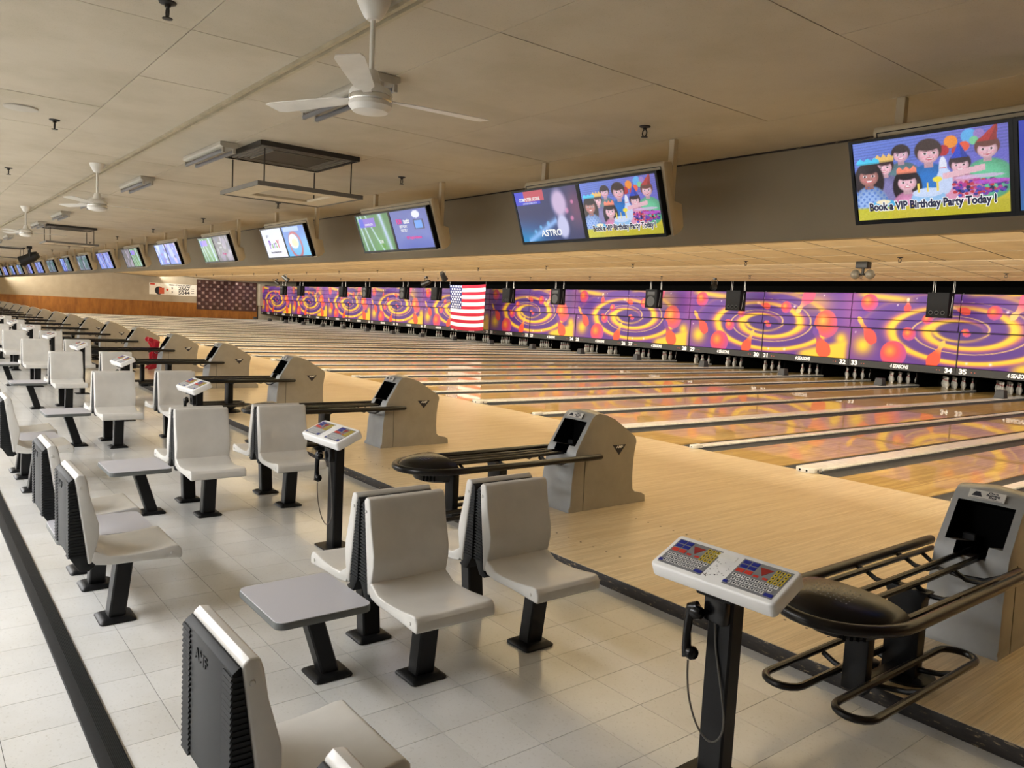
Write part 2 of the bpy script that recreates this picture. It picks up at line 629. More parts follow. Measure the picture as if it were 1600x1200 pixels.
# ------------------------------------------------------------------ seating ceiling
ceil = structure(MB().box(XL, XR, YB, YSOF+0.12, ZC+0.012, ZC+0.12).build('ceiling', M_CJNT, smooth=False))
CT = 1.2165
cx0, cy0 = 6.79, -4.95
cells = []
for i in range(int((XL-cx0)/CT)-1, int((XR-cx0)/CT)+1):
    for j in range(int((YB-cy0)/CT)-1, int((YSOF-cy0)/CT)+1):
        x, y = cx0+(i+0.5)*CT, cy0+(j+0.5)*CT
        if x-CT/2 < XL or x+CT/2 > XR+CT*0.5 or y-CT/2 < YB or y+CT/2 > YSOF+0.03:
            continue
        cells.append((x, y, ZC, 0.0))
# flip tiles so that their visible face looks down: the box spans -thick..0, lift by thickness
cells = [(c[0], c[1], ZC+0.010, 0.0) for c in cells]
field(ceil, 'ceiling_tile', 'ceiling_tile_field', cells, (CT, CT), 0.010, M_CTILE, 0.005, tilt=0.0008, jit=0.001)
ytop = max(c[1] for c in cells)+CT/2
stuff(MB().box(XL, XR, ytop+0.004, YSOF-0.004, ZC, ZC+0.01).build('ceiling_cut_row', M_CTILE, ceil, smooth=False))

# soffit between seating and lanes
structure(MB().box(XL, XR, YSOF, YSOF+0.10, 2.455, ZC+0.6).build('wall_soffit', M_SOFFIT, smooth=False))
structure(MB().box(XL, XR, YSOF-0.012, YSOF-0.001, ZC-0.014, ZC-0.001).build('trim_2', M_STEP, smooth=False))
# metal rail in the ceiling above the seats
structure(MB().box(XL, XR, -6.752, -6.728, ZC-0.022, ZC-0.001).box(XL, XR, -6.712, -6.688, ZC-0.03, ZC-0.001).box(XL, XR, -6.728, -6.712, ZC-0.008, ZC-0.001).build('trim_3', M_RAILC, smooth=False))

# ------------------------------------------------------------------ stepped ceiling over the lanes
def lane_ceiling(y0, z0, y1, z1, nm):
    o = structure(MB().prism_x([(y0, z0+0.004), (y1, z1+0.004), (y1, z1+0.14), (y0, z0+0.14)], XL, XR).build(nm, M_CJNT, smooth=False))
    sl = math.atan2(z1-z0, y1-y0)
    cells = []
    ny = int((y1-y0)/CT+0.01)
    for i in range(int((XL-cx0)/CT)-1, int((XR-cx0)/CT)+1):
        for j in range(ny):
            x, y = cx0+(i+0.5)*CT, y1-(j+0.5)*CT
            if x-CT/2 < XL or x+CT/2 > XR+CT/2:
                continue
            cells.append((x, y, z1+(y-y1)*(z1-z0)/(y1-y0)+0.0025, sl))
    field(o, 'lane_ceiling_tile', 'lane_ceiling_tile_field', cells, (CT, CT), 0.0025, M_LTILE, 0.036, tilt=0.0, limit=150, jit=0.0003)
    return o
lane_ceiling(-2.76, 3.64, 7.98, 3.235, 'ceiling_lanes')
lane_ceiling(8.0, 3.46, 14.5, 3.255, 'ceiling_lanes')
structure(MB().box(XL, XR, 7.98, 8.02, 3.232, 3.62).build('trim_4', M_LTILE, smooth=False))
structure(MB().box(XL, XR, 14.5, 20.2, 3.75, 3.85).build('ceiling_pinsetters', M_VOID, smooth=False))
structure(MB().box(XL, XR, 14.46, 14.5, 3.25, 3.85).build('trim_5', M_VOID, smooth=False))

# ------------------------------------------------------------------ walls
structure(MB().box(XL-0.2, XL, YB, 20.2, ZF-0.1, 3.9).build('wall_left', M_WALL, smooth=False))
structure(MB().box(XR, XR+0.2, YB, 20.2, ZF-0.1, 3.9).build('wall_right', M_RWALL, smooth=False))
structure(MB().box(XL-0.2, XR+0.2, YB-0.2, YB, ZF-0.1, 3.9).build('wall_concourse', M_BWALL, smooth=False))
structure(MB().box(XL-0.2, XR+0.2, 20.0, 20.2, -0.2, 3.9).build('wall_pins', M_VOID, smooth=False))
# plywood wainscot on the far side wall, sheet by sheet
wz = 1.22
base = structure(MB().box(XL, XL+0.004, YB, 16.5, ZF, wz).build('baseboard_left', M_CJNT, smooth=False))
sheet = MB().box(0, 0.018, -0.608, 0.608, 0, wz-0.02).mesh('plywood_sheet', bevel=0.002, seg=1, smooth=False)
y = 16.4
while y-1.22 > -12:
    link('plywood_sheet', sheet, M_WAINS, base, (XL+0.004, y-0.61, 0.02))
    y -= 1.22
structure(MB().box(XL, XL+0.03, YB, 16.45, wz, wz+0.03).build('trim_6', M_WAINS, smooth=False))
# white end post where the masks meet the far wall
structure(MB().box(XL, XL+0.5, 16.45, 16.9, 1.25, 3.15).build('wall_end_post', M_WALL, smooth=False))

# jackpot sign on the far wall
sg = empty('jackpot_sign', (XL+0.004, 9.3, 2.27))
tag(sg, 'white jackpot sign reading 2567 and 5044 on the far side wall', 'sign')
MB().box(0, 0.03, -1.87, 1.87, -0.47, 0.47).build('sign_board', M_SIGN, sg, bevel=0.004, seg=1)
R_X = (PI/2, 0, PI/2)      # text lying in the y-z plane and facing +x
lettering('MEGA STRIKE JACKPOT', 0.17, M_INK, sg, (0.033, 0.55, 0.36), R_X, bold=0.006)
lettering('2567', 0.40, M_INK, sg, (0.033, 0.85, 0.10), R_X, bold=0.012, sx=1.15)
lettering('5044', 0.40, M_INK, sg, (0.033, 0.85, -0.25), R_X, bold=0.012, sx=1.15)
lettering('$', 0.24, M_INK, sg, (0.033, -0.1, 0.10), R_X, bold=0.006)
lettering('$', 0.24, M_INK, sg, (0.033, -0.1, -0.22), R_X, bold=0.006)
MB().box(0.0305, 0.033, -1.82, -1.45, 0.30, 0.44).build('red_logo', M_KR, sg, smooth=False)
MB().lathe([(0, 0), (0.33, 0), (0.33, 0.004), (0, 0.004)], 24, (0.031, -1.12, -0.14), 'x').build('ball_picture', M_INK, sg)
MB().box(0.0308, 0.037, -1.14, -0.72, -0.40, 0.10).build('portrait_picture', M_TXTG, sg, smooth=False)
MB().lathe([(0, 0), (0.09, 0), (0.09, 0.004), (0, 0.004)], 16, (0.031, -0.48, -0.04), 'x').build('round_mark', M_KR, sg)
for zz, tx in ((0.12, 'ONE'), (-0.06, 'TWO'), (-0.25, 'ODD')):
    MB().box(0.0305, 0.033, 1.42, 1.66, zz-0.02, zz+0.02).build('small_print', M_INK, sg, smooth=False)

# dark mosaic panel on the far wall
mo = empty('mosaic_wall_panel', (XL+0.004, 13.75, 1.99))
tag(mo, 'large dark brown checkered glossy panel on the far side wall', 'wall panel')
nc, nr = 16, 8
pw, ph = 5.05, 2.44
res = 8
H, W_ = nr*res+1, nc*res+1
uu, vv = np.meshgrid(np.linspace(0, nc, W_), np.linspace(0, nr, H))
cu, cv = np.floor(np.clip(uu, 0, nc-1e-4)).astype(int), np.floor(np.clip(vv, 0, nr-1e-4)).astype(int)
fu, fv = np.abs((uu-cu)-0.5), np.abs((vv-cv)-0.5)
tone = rng.rand(nr, nc)[cv, cu]
chk = (cu+cv) % 2
c = np.where(chk[..., None] == 1, s2l((70, 48, 44)), s2l((108, 84, 80)))*(0.7+0.6*tone[..., None])
cm = (np.maximum(fu, fv) < 0.16)
c = np.where((cm & (chk == 0))[..., None], s2l((150, 135, 130))*(0.6+0.8*tone[..., None]), c)
c = np.where((np.maximum(fu, fv) > 0.44)[..., None], s2l((40, 30, 30)), c)
pts = np.stack([np.full_like(uu, 0.045), (uu/nc-0.5)*pw, (0.5-vv/nr)*ph], -1)
link('mosaic_face', color_grid('mosaic_face', pts, c), M_MIRROR, mo)
fr = MB()
for a in ((-pw/2-0.05, -pw/2, -ph/2-0.05, ph/2+0.05), (pw/2, pw/2+0.05, -ph/2-0.05, ph/2+0.05), (-pw/2, pw/2, -ph/2-0.05, -ph/2), (-pw/2, pw/2, ph/2, ph/2+0.05)):
    fr.box(0, 0.06, a[0], a[1], a[2], a[3])
fr.box(0, 0.04, -pw/2, pw/2, -ph/2, ph/2)
fr.build('panel_frame', plain('panel_frame_brown', (74, 50, 40), 0.5), mo, smooth=False)

# ------------------------------------------------------------------ lanes, gutters, dividers
NUMW = lambda n: str(n)
LX = (0.30, 1.34, 2.10, 3.14)
lane_me = MB().box(-0.52, 0.52, 0.006, 19.4, -0.10, 0.0).mesh('lane', smooth=False)
lane_me.materials.append(M_LANE)
for k in range(KMIN, KMAX+1):
    for h, xc in ((0, 0.82), (1, 2.62)):
        n = 35+2*k+h
        o = link('bowling_lane', lane_me, None, None, (k*P+xc, 0, 0))
        if n <= 35:
            lb = 'polished maple bowling lane ending under number %s on the masking strip' % word(n)
        else:
            lb = 'polished maple bowling lane, %s to the right of lane thirty-five' % nth(n-36).replace('nearest', 'first')
        tag(o, lb, 'bowling lane', 'bowling lanes side by side')

gut_arc = [(0.0, 0.0)]
def gutter_profile(x0, x1):
    top, bot = [], []
    for i in range(9):
        a = PI*i/8
        x = (x0+x1)/2-math.cos(a)*(x1-x0)/2
        top.append((x, -0.012-0.075*math.sin(a)))
    for p in reversed(top):
        bot.append((p[0], p[1]-0.006))
    return top+bot

def divider(hw, yend, capz):
    r = empty('lane_divider', (0, 0, 0))
    cap = [(-hw, capz-0.026), (-hw, capz-0.010), (-hw+0.010, capz-0.002), (0, capz+0.002), (hw-0.010, capz-0.002), (hw, capz-0.010), (hw, capz-0.026)]
    MB().prism_y(cap, 0.10, yend).build('capping', M_CAP, r)
    MB().box(-hw+0.004, hw-0.004, 0.10, yend, -0.10, capz-0.026).build('divider_core', M_GUT, r, smooth=False)
    MB().prism_y(gutter_profile(-hw-0.2345, -hw-0.0005), 0.008, yend).build('gutter', M_GUT, r)
    MB().prism_y(gutter_profile(hw+0.0005, hw+0.2345), 0.008, yend).build('gutter', M_GUT, r)
    return r

def foul_box(w_, d, h, parent, holes):
    fb = MB().prism_z([(-w_/2, -d*0.30), (-w_*0.3, -d*0.45), (w_*0.3, -d*0.45), (w_/2, -d*0.30), (w_/2, d*0.5), (-w_/2, d*0.5)], 0.0, h).build('foul_detector', M_OFFW, parent, bevel=0.006)
    fb.location = (0, 0.03, 0.001)
    for (x, y, ax) in holes:
        disc((x, y, h*0.5), 0.013 if w_ > 0.15 else 0.008, 10, ax, 0.003).build('lens', M_VOID, fb)
    return fb

dv_s = divider(0.0655, 18.3, 0.038)
foul_box(0.11, 0.24, 0.045, dv_s, [(0.0, -0.108, 'y')])
dv_w = divider(0.1445, 18.0, 0.052)
foul_box(0.25, 0.30, 0.055, dv_w, [(-0.045, -0.135, 'y'), (0.045, -0.135, 'y'), (0.1255, -0.02, 'x')])
MB().sweep([[(-0.135, 15.45, 0.055), (0.135, 15.45, 0.055), (0.135, 15.75, 0.055), (-0.135, 15.75, 0.055)],
            [(-0.10, 15.49, 0.29), (0.10, 15.49, 0.29), (0.10, 15.72, 0.29), (-0.10, 15.72, 0.29)]]).build('ball_deflector_box', plain('deflector_grey', (52, 53, 55), 0.6), dv_w, bevel=0.01)
ts, tw = tree(dv_s), tree(dv_w)
def lane_name(n):
    return 'lane %d' % n
for k in range(KMIN, KMAX+1):
    n = 35+2*k
    if k > KMIN:
        o = dv_s if k == KMIN+1 else copy_tree(ts)
        o.location = (k*P, 0, 0)
        tag(o, 'narrow cream-capped divider with grey gutters between lanes %s and %s' % (word(n-1), word(n)), 'divider', 'lane dividers')
    o = dv_w if k == KMIN else copy_tree(tw)
    o.location = (k*P+P/2, 0, 0)
    tag(o, 'wide cream-capped ball track divider with grey gutters between lanes %s and %s' % (word(n), word(n+1)), 'divider', 'ball track dividers')
# sub-floor under the lanes
structure(MB().box(XL, XR, 0.0, 20.0, -0.22, -0.105).build('floor_lanes', M_VOID, smooth=False))

# ------------------------------------------------------------------ masking units
def blend(img, mask, col):
    m_ = mask[..., None] if mask.ndim == 2 else mask
    return img*(1-m_)+np.asarray(col)*m_

def sstep(x, a, b):
    t = np.clip((x-a)/(b-a), 0, 1)
    return t*t*(3-2*t)

def art(u, v):
    """printed swirl of balls and pins; u in -1..1 across two pairs, v in 0..1 from bottom to top. Returns sRGB"""
    X, Y = u*3.44, v*2.24
    purple, deep = np.array((100, 54, 156)), np.array((74, 38, 130))
    yel, org, red, pink = np.array((250, 208, 60)), np.array((244, 132, 60)), np.array((236, 82, 62)), np.array((232, 112, 160))
    img = np.zeros(u.shape+(3,))+purple
    # soft pink and orange glows at the edges of the sheet
    g = np.exp(-((np.abs(u)-1)/0.10)**2)
    img = blend(img, 0.32*g*(0.4+0.6*v), pink)
    g = np.exp(-((u-0.62)/0.16)**2-((v-0.82)/0.16)**2)
    img = blend(img, 0.75*g, (245, 190, 90))
    # yellow light beams at the top
    for (u0, sl, w_) in ((-0.95, -0.30, 0.05), (0.05, 0.55, 0.045), (0.32, 0.30, 0.04)):
        d = (v-0.985)+(u-u0)*sl*-0.55
        img = blend(img, 0.9*np.exp(-(d/w_)**2)*((u > u0-0.05) & (u < u0+0.62))*sstep(u, u0-0.05, u0+0.1)*(1-sstep(u, u0+0.4, u0+0.62)), yel)
    # swirl: concentric arms opening outwards, seen at a slant
    dx, dy = X-0.02, (Y-1.10)*2.45
    r = np.hypot(dx, dy)
    th = np.arctan2(dy, dx)
    ph = (r/1.12-th/(2*PI)+0.12) % 1.0
    fade = (1-sstep(r, 2.5, 3.2))*(1-0.55*sstep(dy, 0.4, 2.2))
    img = blend(img, fade*0.55*sstep(r, 0.2, 0.5), deep)
    img = blend(img, np.exp(-((ph-0.60)/0.17)**2)*fade*0.75, (176, 92, 150))
    img = blend(img, np.clip(np.exp(-((ph-0.50)/0.13)**2)*1.3, 0, 1)*fade, (240, 160, 70))
    img = blend(img, np.clip(np.exp(-((ph-0.46)/0.10)**2)*1.3, 0, 1)*fade, yel)
    img = blend(img, np.exp(-((ph-0.86)/0.03)**2)*fade*0.9*(r > 0.5)*(r < 2.2), (245, 205, 120))
    img = blend(img, 1-sstep(r, 0.62, 0.80), deep)
    img = blend(img, np.exp(-((r-0.75)/0.10)**2)*(0.5+0.5*np.cos(th-3.6)), yel)
    # yellow wedge, lower right and glow balls lower left
    wd = sstep(Y, 0.0, 0.05)*0+1-sstep(Y-0.05-(u-0.45)*1.0*(u > 0.45)*0.9, 0.0, 0.22)
    img = blend(img, wd*sstep(u, 0.38, 0.52)*(1-sstep(u, 0.93, 1.0)), yel*0.98)
    for (uc, vc, rr) in ((-0.87, 0.22, 0.36), (0.90, 0.30, 0.24)):
        d = np.hypot(X-uc*3.44, Y-vc*2.24)/rr
        img = blend(img, np.exp(-d**2*1.3), (255, 214, 50))
    # balls
    def ball(uc, vc, rad, sy=1.0, c1=(255, 170, 50), c2=(226, 74, 88), c3=(190, 70, 150)):
        nonlocal img
        px, py = (X-uc*3.44)/rad, (Y-vc*2.24)/(rad*sy)
        d = np.hypot(px, py)
        hl = np.clip(np.hypot(px+0.25, py-0.2)/1.15, 0, 1)[..., None]
        c = np.where(hl < 0.5, np.array(c1)*(1-hl*2)+np.array(c2)*hl*2, np.array(c2)*(2-hl*2)+np.array(c3)*(hl*2-1))
        img = blend(img, 1-sstep(d, 0.93, 1.0), c)
    def ang(x, y):       # from print measurements (pixels across the sheet) to u, v
        uu = (x-1005)/(575+0.0882*x)
        top, bot = 80+0.006*x, 512+0.083*x
        return uu, (bot-y)/(bot-top)
    for (x, y, rad) in ((495, 150, 0.30), (725, 365, 0.22), (645, 505, 0.44), (1195, 215, 0.22), (1045, 355, 0.13), (830, 262, 0.17)):
        ball(*ang(x, y), rad)
    ball(*ang(1530, 355), 0.44, 1.12, (255, 190, 60), (236, 90, 70), (200, 80, 130))
    # pins: head, tail, half width at the belly
    def pin(x0, y0, x1, y1, w_, c_head, c_body):
        nonlocal img
        a, b = np.array(ang(x0, y0))*(3.44, 2.24), np.array(ang(x1, y1))*(3.44, 2.24)
        ax = b-a
        L = np.hypot(*ax)
        ax = ax/L
        t = ((X-a[0])*ax[0]+(Y-a[1])*ax[1])/L
        s_ = np.abs(-(X-a[0])*ax[1]+(Y-a[1])*ax[0])
        tt = np.linspace(-0.2, 1.2, 281)
        pk = np.interp(tt, [-0.03, 0.03, 0.10, 0.18, 0.28, 0.45, 0.68, 0.85, 0.97, 1.0], [0, 0.34, 0.48, 0.40, 0.28, 0.55, 1.05, 0.95, 0.66, 0.5])
        pk = np.convolve(np.pad(pk, 10, 'edge'), np.ones(21)/21, 'valid')
        prof = np.interp(t, tt, pk)*w_
        inside = (1-sstep(s_, prof-0.02, prof+0.005))*(t > -0.02)*(t < 1.0)
        cc = np.array(c_head)*(1-sstep(t, 0.15, 0.55)[..., None])+np.array(c_body)*sstep(t, 0.15, 0.55)[..., None]
        img = blend(img, inside, cc)
    pin(440, 250, 530, 435, 0.20, (250, 190, 80), (236, 78, 70))
    pin(925, 412, 855, 592, 0.21, (255, 200, 90), (240, 84, 56))
    pin(1425, 395, 1545, 640, 0.27, (110, 60, 160), (238, 92, 58))
    pin(1285, 262, 1405, 70, 0.24, (240, 200, 120), (232, 90, 130))
    pin(712, 115, 712, 212, 0.12, (250, 220, 190), (232, 72, 78))
    pin(950, 175, 1062, 215, 0.12, (250, 200, 150), (238, 86, 74))
    # stars
    for (x, y, rad) in ((1060, 568, 0.045), (1192, 573, 0.055), (655, 165, 0.03), (350, 415, 0.05), (1500, 115, 0.03), (760, 120, 0.02), (420, 355, 0.03), (1265, 210, 0.05), (1010, 140, 0.02)):
        uc, vc = ang(x, y)
        d = np.hypot(X-uc*3.44, Y-vc*2.24)/rad
        img = blend(img, np.exp(-d**2*1.5), (250, 235, 245))
    return np.clip(img, 0, 255)

MW = P-0.024
def art_panel(name, half, z0, z1, yoff0, yoff1):
    nx, nz = 150, max(4, int((z1-z0)/0.0225))
    xx, zz = np.meshgrid(np.linspace(0.012, P-0.012, nx), np.linspace(z0, z1, nz))
    u = (xx/P-1.0) if half == 0 else xx/P
    v = (zz-0.765)/2.24
    t = (zz-z0)/(z1-z0)
    front = np.stack([xx, yoff0+(yoff1-yoff0)*t, zz], -1)
    me = color_grid(name, front, s2l(art(u, v))*0.72)
    # thickness: turn the edges back
    b = bmesh.new()
    b.from_mesh(me)
    be = [e for e in b.edges if e.is_boundary]
    ret = bmesh.ops.extrude_edge_only(b, edges=be)
    for g in ret['geom']:
        if isinstance(g, bmesh.types.BMVert):
            g.co.y += 0.012
    b.to_mesh(me)
    b.free()
    me.materials.append(M_ART)
    return me

halves = []
for half in (0, 1):
    parts = [('lower_panel', art_panel('lower_panel', half, 0.765, 1.835, 0.02, 0.02))]
    for i in range(4):
        z0 = 1.855+i*0.288
        parts.append(('slat', art_panel('slat', half, z0+0.006, z0+0.280, -0.105, -0.080)))
    halves.append(parts)
strip_me = MB().box(0.006, P-0.006, 0.0, 0.05, 0.530, 0.757).mesh('number_strip', bevel=0.004, seg=1)
frame_me = MB().box(0.001, 0.012, 0.0, 0.05, 0.76, 3.02).box(P-0.012, P-0.001, 0.0, 0.05, 0.76, 3.02).box(0.012, P-0.012, 0.036, 0.046, 0.76, 3.0).box(0.012, 0.035, -0.02, 0.02, 3.0, 3.03).box(0.003, P-0.003, -0.066, -0.056, 1.845, 3.005).mesh('backing_frame', smooth=False)
lampdot = disc((0, 0, 0), 0.014, 8, 'y', 0.003).mesh('indicator_dot')
R_Y = (PI/2, 0, 0)           # text facing -y
for k in range(KMIN, KMAX+1):
    r = empty('masking_unit', (k*P, YM, 0))
    n = 35+2*k
    half = 1 if k % 2 == 0 else 0
    for nm, me in halves[half]:
        link(nm, me, None, r)
    link('number_strip', strip_me, M_STRIP, r)
    link('backing_frame', frame_me, M_STRIP, r)
    lettering('4 SEASONS', 0.165, M_TXT, r, (P/2, -0.003, 0.645), R_Y, bold=0.006, sx=0.72, shear=0.12)
    if n >= 1:
        lettering(str(n), 0.205, M_TXT, r, (0.21, -0.003, 0.645), R_Y, bold=0.009, sx=1.1)
        lettering(str(n+1), 0.205, M_TXT, r, (P-0.21, -0.003, 0.645), R_Y, bold=0.009, sx=1.1)
    for x in (0.46, 0.55, P-0.55, P-0.46):
        link('indicator_dot', lampdot, M_TXTG, r, (x, 0.0, 0.645))
    if k <= 0:
        lb = 'purple and yellow swirl-printed masking panel above lanes %s and %s' % (word(n), word(n+1))
    else:
        lb = 'purple and yellow swirl-printed masking panel, %s one right of lane thirty-six' % nth(k-1).replace('nearest', 'first')
    tag(r, lb, 'masking panel', 'masking panels over the pins')

# kickback plates between the pin decks
kb = MB().prism_x([(17.95, -0.05), (18.05, 0.60), (18.3, 1.4), (19.6, 1.4), (19.6, -0.05)], -0.025, 0.025).mesh('kickback_plate')
kb.materials.append(M_VOID)
for k in range(KMIN, KMAX+1):
    n = 35+2*k
    if k > KMIN:
        o = link('kickback_plate', kb, None, None, (k*P, 0.36, 0))
        tag(o, 'black plate beside the pins between lanes %s and %s' % (word(n-1), word(n)), 'kickback plate', 'kickback plates')
    o = link('kickback_plate', kb, None, None, (k*P+P/2, 0.1, 0))
    tag(o, 'black plate beside the pins between lanes %s and %s' % (word(n), word(n+1)), 'kickback plate', 'kickback plates')

# ------------------------------------------------------------------ pins
prof = [(0, 0), (0.026, 0), (0.031, 0.012), (0.045, 0.05), (0.059, 0.10), (0.0605, 0.12), (0.055, 0.16), (0.041, 0.20), (0.029, 0.235), (0.0235, 0.262), (0.023, 0.285), (0.027, 0.315), (0.0325, 0.345), (0.031, 0.362), (0.022, 0.376), (0, 0.381)]
pin_me = MB().lathe(prof, 12).mesh('pin_body')
stripe_me = MB().lathe([(0.0305, 0.232), (0.0295, 0.240), (0.0282, 0.248)], 12).lathe([(0.0252, 0.258), (0.0246, 0.266), (0.0242, 0.272)], 12).mesh('neck_stripes')
pr0 = link('bowling_pin', pin_me, M_PIN)
link('neck_stripe', stripe_me, M_PINR, pr0)
tpin = tree(pr0)
first = True
cnt = 0
for k in range(1, KMIN-1, -1):
    for h, xc in ((1, 2.62), (0, 0.82)):
        n = 35+2*k+h
        rows = 4 if k >= -3 else (3 if k >= -9 else 2)
        for rw in range(rows):
            for i in range(rw+1):
                if cnt >= 296:
                    continue
                x = k*P+xc+(i-rw/2)*0.3048
                y_ = 18.29+rw*0.264
                o = pr0 if first else copy_tree(tpin)
                first = False
                cnt += 1
                o.location = (x, y_, 0.0005)
                if n <= 35:
                    tag(o, 'white bowling pin standing at the end of lane %s' % word(n), 'bowling pin', 'pins on lane %s' % word(n))
                else:
                    tag(o, 'white bowling pin on the %s lane to the right of lane thirty-five' % nth(n-36).replace('nearest', 'first'), 'bowling pin', 'pins on lane %s' % word(n))

# ------------------------------------------------------------------ hanging loudspeakers in front of the masks
def make_speaker(kind):
    r = empty('hanging_loudspeaker')
    w_, d, h = 0.62, 0.42, 0.74
    MB().prism_z([(-w_/2, -d/2), (w_/2, -d/2), (w_/2, d/2-0.05), (w_/2-0.12, d/2), (-w_/2+0.12, d/2), (-w_/2, d/2-0.05)], -h, 0).build('cabinet', M_SPK, r, bevel=0.012)
    if kind == 'sub':
        for x in (-0.17, 0.0, 0.17):
            MB().lathe([(0.045, 0), (0.06, 0), (0.06, 0.008), (0.045, 0.008)], 16, (x, -d/2-0.001, -0.60), 'y').build('port_ring', M_SPKG, r)
            disc((x, -d/2-0.0075, -0.60), 0.044, 14, 'y', 0.003).build('port', M_VOID, r)
    else:
        MB().box(-0.20, 0.20, -d/2-0.008, -d/2, -0.24, -0.08).build('horn', M_SPKG, r, bevel=0.01)
        MB().lathe([(0, 0.004), (0.07, 0.0), (0.19, 0.012), (0.21, 0.012), (0.21, 0), (0, 0)], 20, (0, -d/2, -0.48), 'y').build('woofer', M_SPKG, r)
    for x in (-w_/2+0.06, -w_/2+0.12, w_/2+0.012, w_/2+0.05):
        MB().tube([(x, 0.0, 0.005), (x, 0.0, 0.80)], 0.008, 6).build('suspension_cable', M_CORD, r)
    MB().tube([(w_/2+0.012, -0.08, -0.68), (w_/2+0.014, 0.0, -0.10), (w_/2+0.012, 0.08, -0.68)], 0.008, 6).build('strap', M_CORD, r)
    return r
spk = {k_: make_speaker(k_) for k_ in ('sub', 'full')}
spt = {k_: tree(spk[k_]) for k_ in spk}
used = {}
seq = [(-0.18, 'sub'), (-7.41, 'sub'), (-11.40, 'full'), (-17.34, 'full'), (-21.12, 'sub'), (-27.91, 'sub'), (-31.54, 'full'), (-36.46, 'full'), (-39.97, 'sub'), (-47.26, 'sub'), (-50.71, 'full')]
for i, (x, kd) in enumerate(seq):
    o = spk[kd] if kd not in used else copy_tree(spt[kd])
    used[kd] = 1
    o.location = (x, 15.7, 2.985)
    n = int(round((x/P)*2))+35
    desc = 'black three-port bass speaker' if kd == 'sub' else 'black horn and cone speaker'
    side = 'rightmost' if i == 0 else '%s from the right' % nth(i)
    tag(o, '%s, %s of those hung before the masks' % (desc, side), 'speaker', 'hanging loudspeakers')

# ------------------------------------------------------------------ flag
H, W_ = 105, 190
uu, vv = np.meshgrid(np.linspace(0, 1, W_), np.linspace(0, 1, H))
st = np.floor(np.clip(vv, 0, 0.9999)*13).astype(int) % 2
fc = np.where((st == 0)[..., None], s2l((168, 36, 58)), s2l((236, 232, 232)))
can = (uu < 0.36) & (vv < 7/13)
fc = np.where(can[..., None], s2l((38, 48, 100)), fc)
for rrow in range(9):
    for cc in range(6 if rrow % 2 == 0 else 5):
        su = 0.36*((cc+0.5)/6+(0 if rrow % 2 == 0 else 0.5/6))
        sv = 7/13*(rrow+0.6)/9.4
        d = np.hypot((uu-su)*3.5, (vv-sv)*2.4)
        fc = np.where((d < 0.052)[..., None], s2l((235, 235, 240)), fc)
sag = 0.05*np.sin(uu*PI)+0.10*uu*0
px = -26.1+uu*3.42-0.10*vv*(1-uu)*0+0.06*vv*(0.5-uu)*2*-1*-1
pz = 3.13-vv*2.40-sag*(0.4+vv*0.6)*1.6+0.03*uu
py = 15.35+0.05*np.sin(uu*9+vv*2)+0.03*np.sin(uu*17+1)+0.08*vv
flag = empty('american_flag', (0, 0, 0))
tag(flag, 'stars and stripes flag hanging in front of the purple masking panels', 'flag')
me = color_grid('flag_cloth', np.stack([px, py, pz], -1), fc)
fl = link('flag_cloth', me, M_FLAG, flag)
sm = fl.modifiers.new('cloth_thickness', 'SOLIDIFY')
sm.thickness = 0.004
for x in (-26.08, -22.70):
    MB().tube([(x, 15.37, 3.10), (x, 15.37, 3.72)], 0.006, 6).build('flag_cord', M_CORD, flag)

# ------------------------------------------------------------------ moulded seats
CW = 0.222
def shell(prof, front, dip, n=9):
    ys = [-CW+2*CW*i/(n-1) for i in range(n)]
    secs = []
    for y in ys:
        q = 1-(y/CW)**2
        secs.append([(p[0]-(dip*q if i in front else 0), y, p[1]) for i, p in enumerate(prof)])
    return MB().sweep(secs)

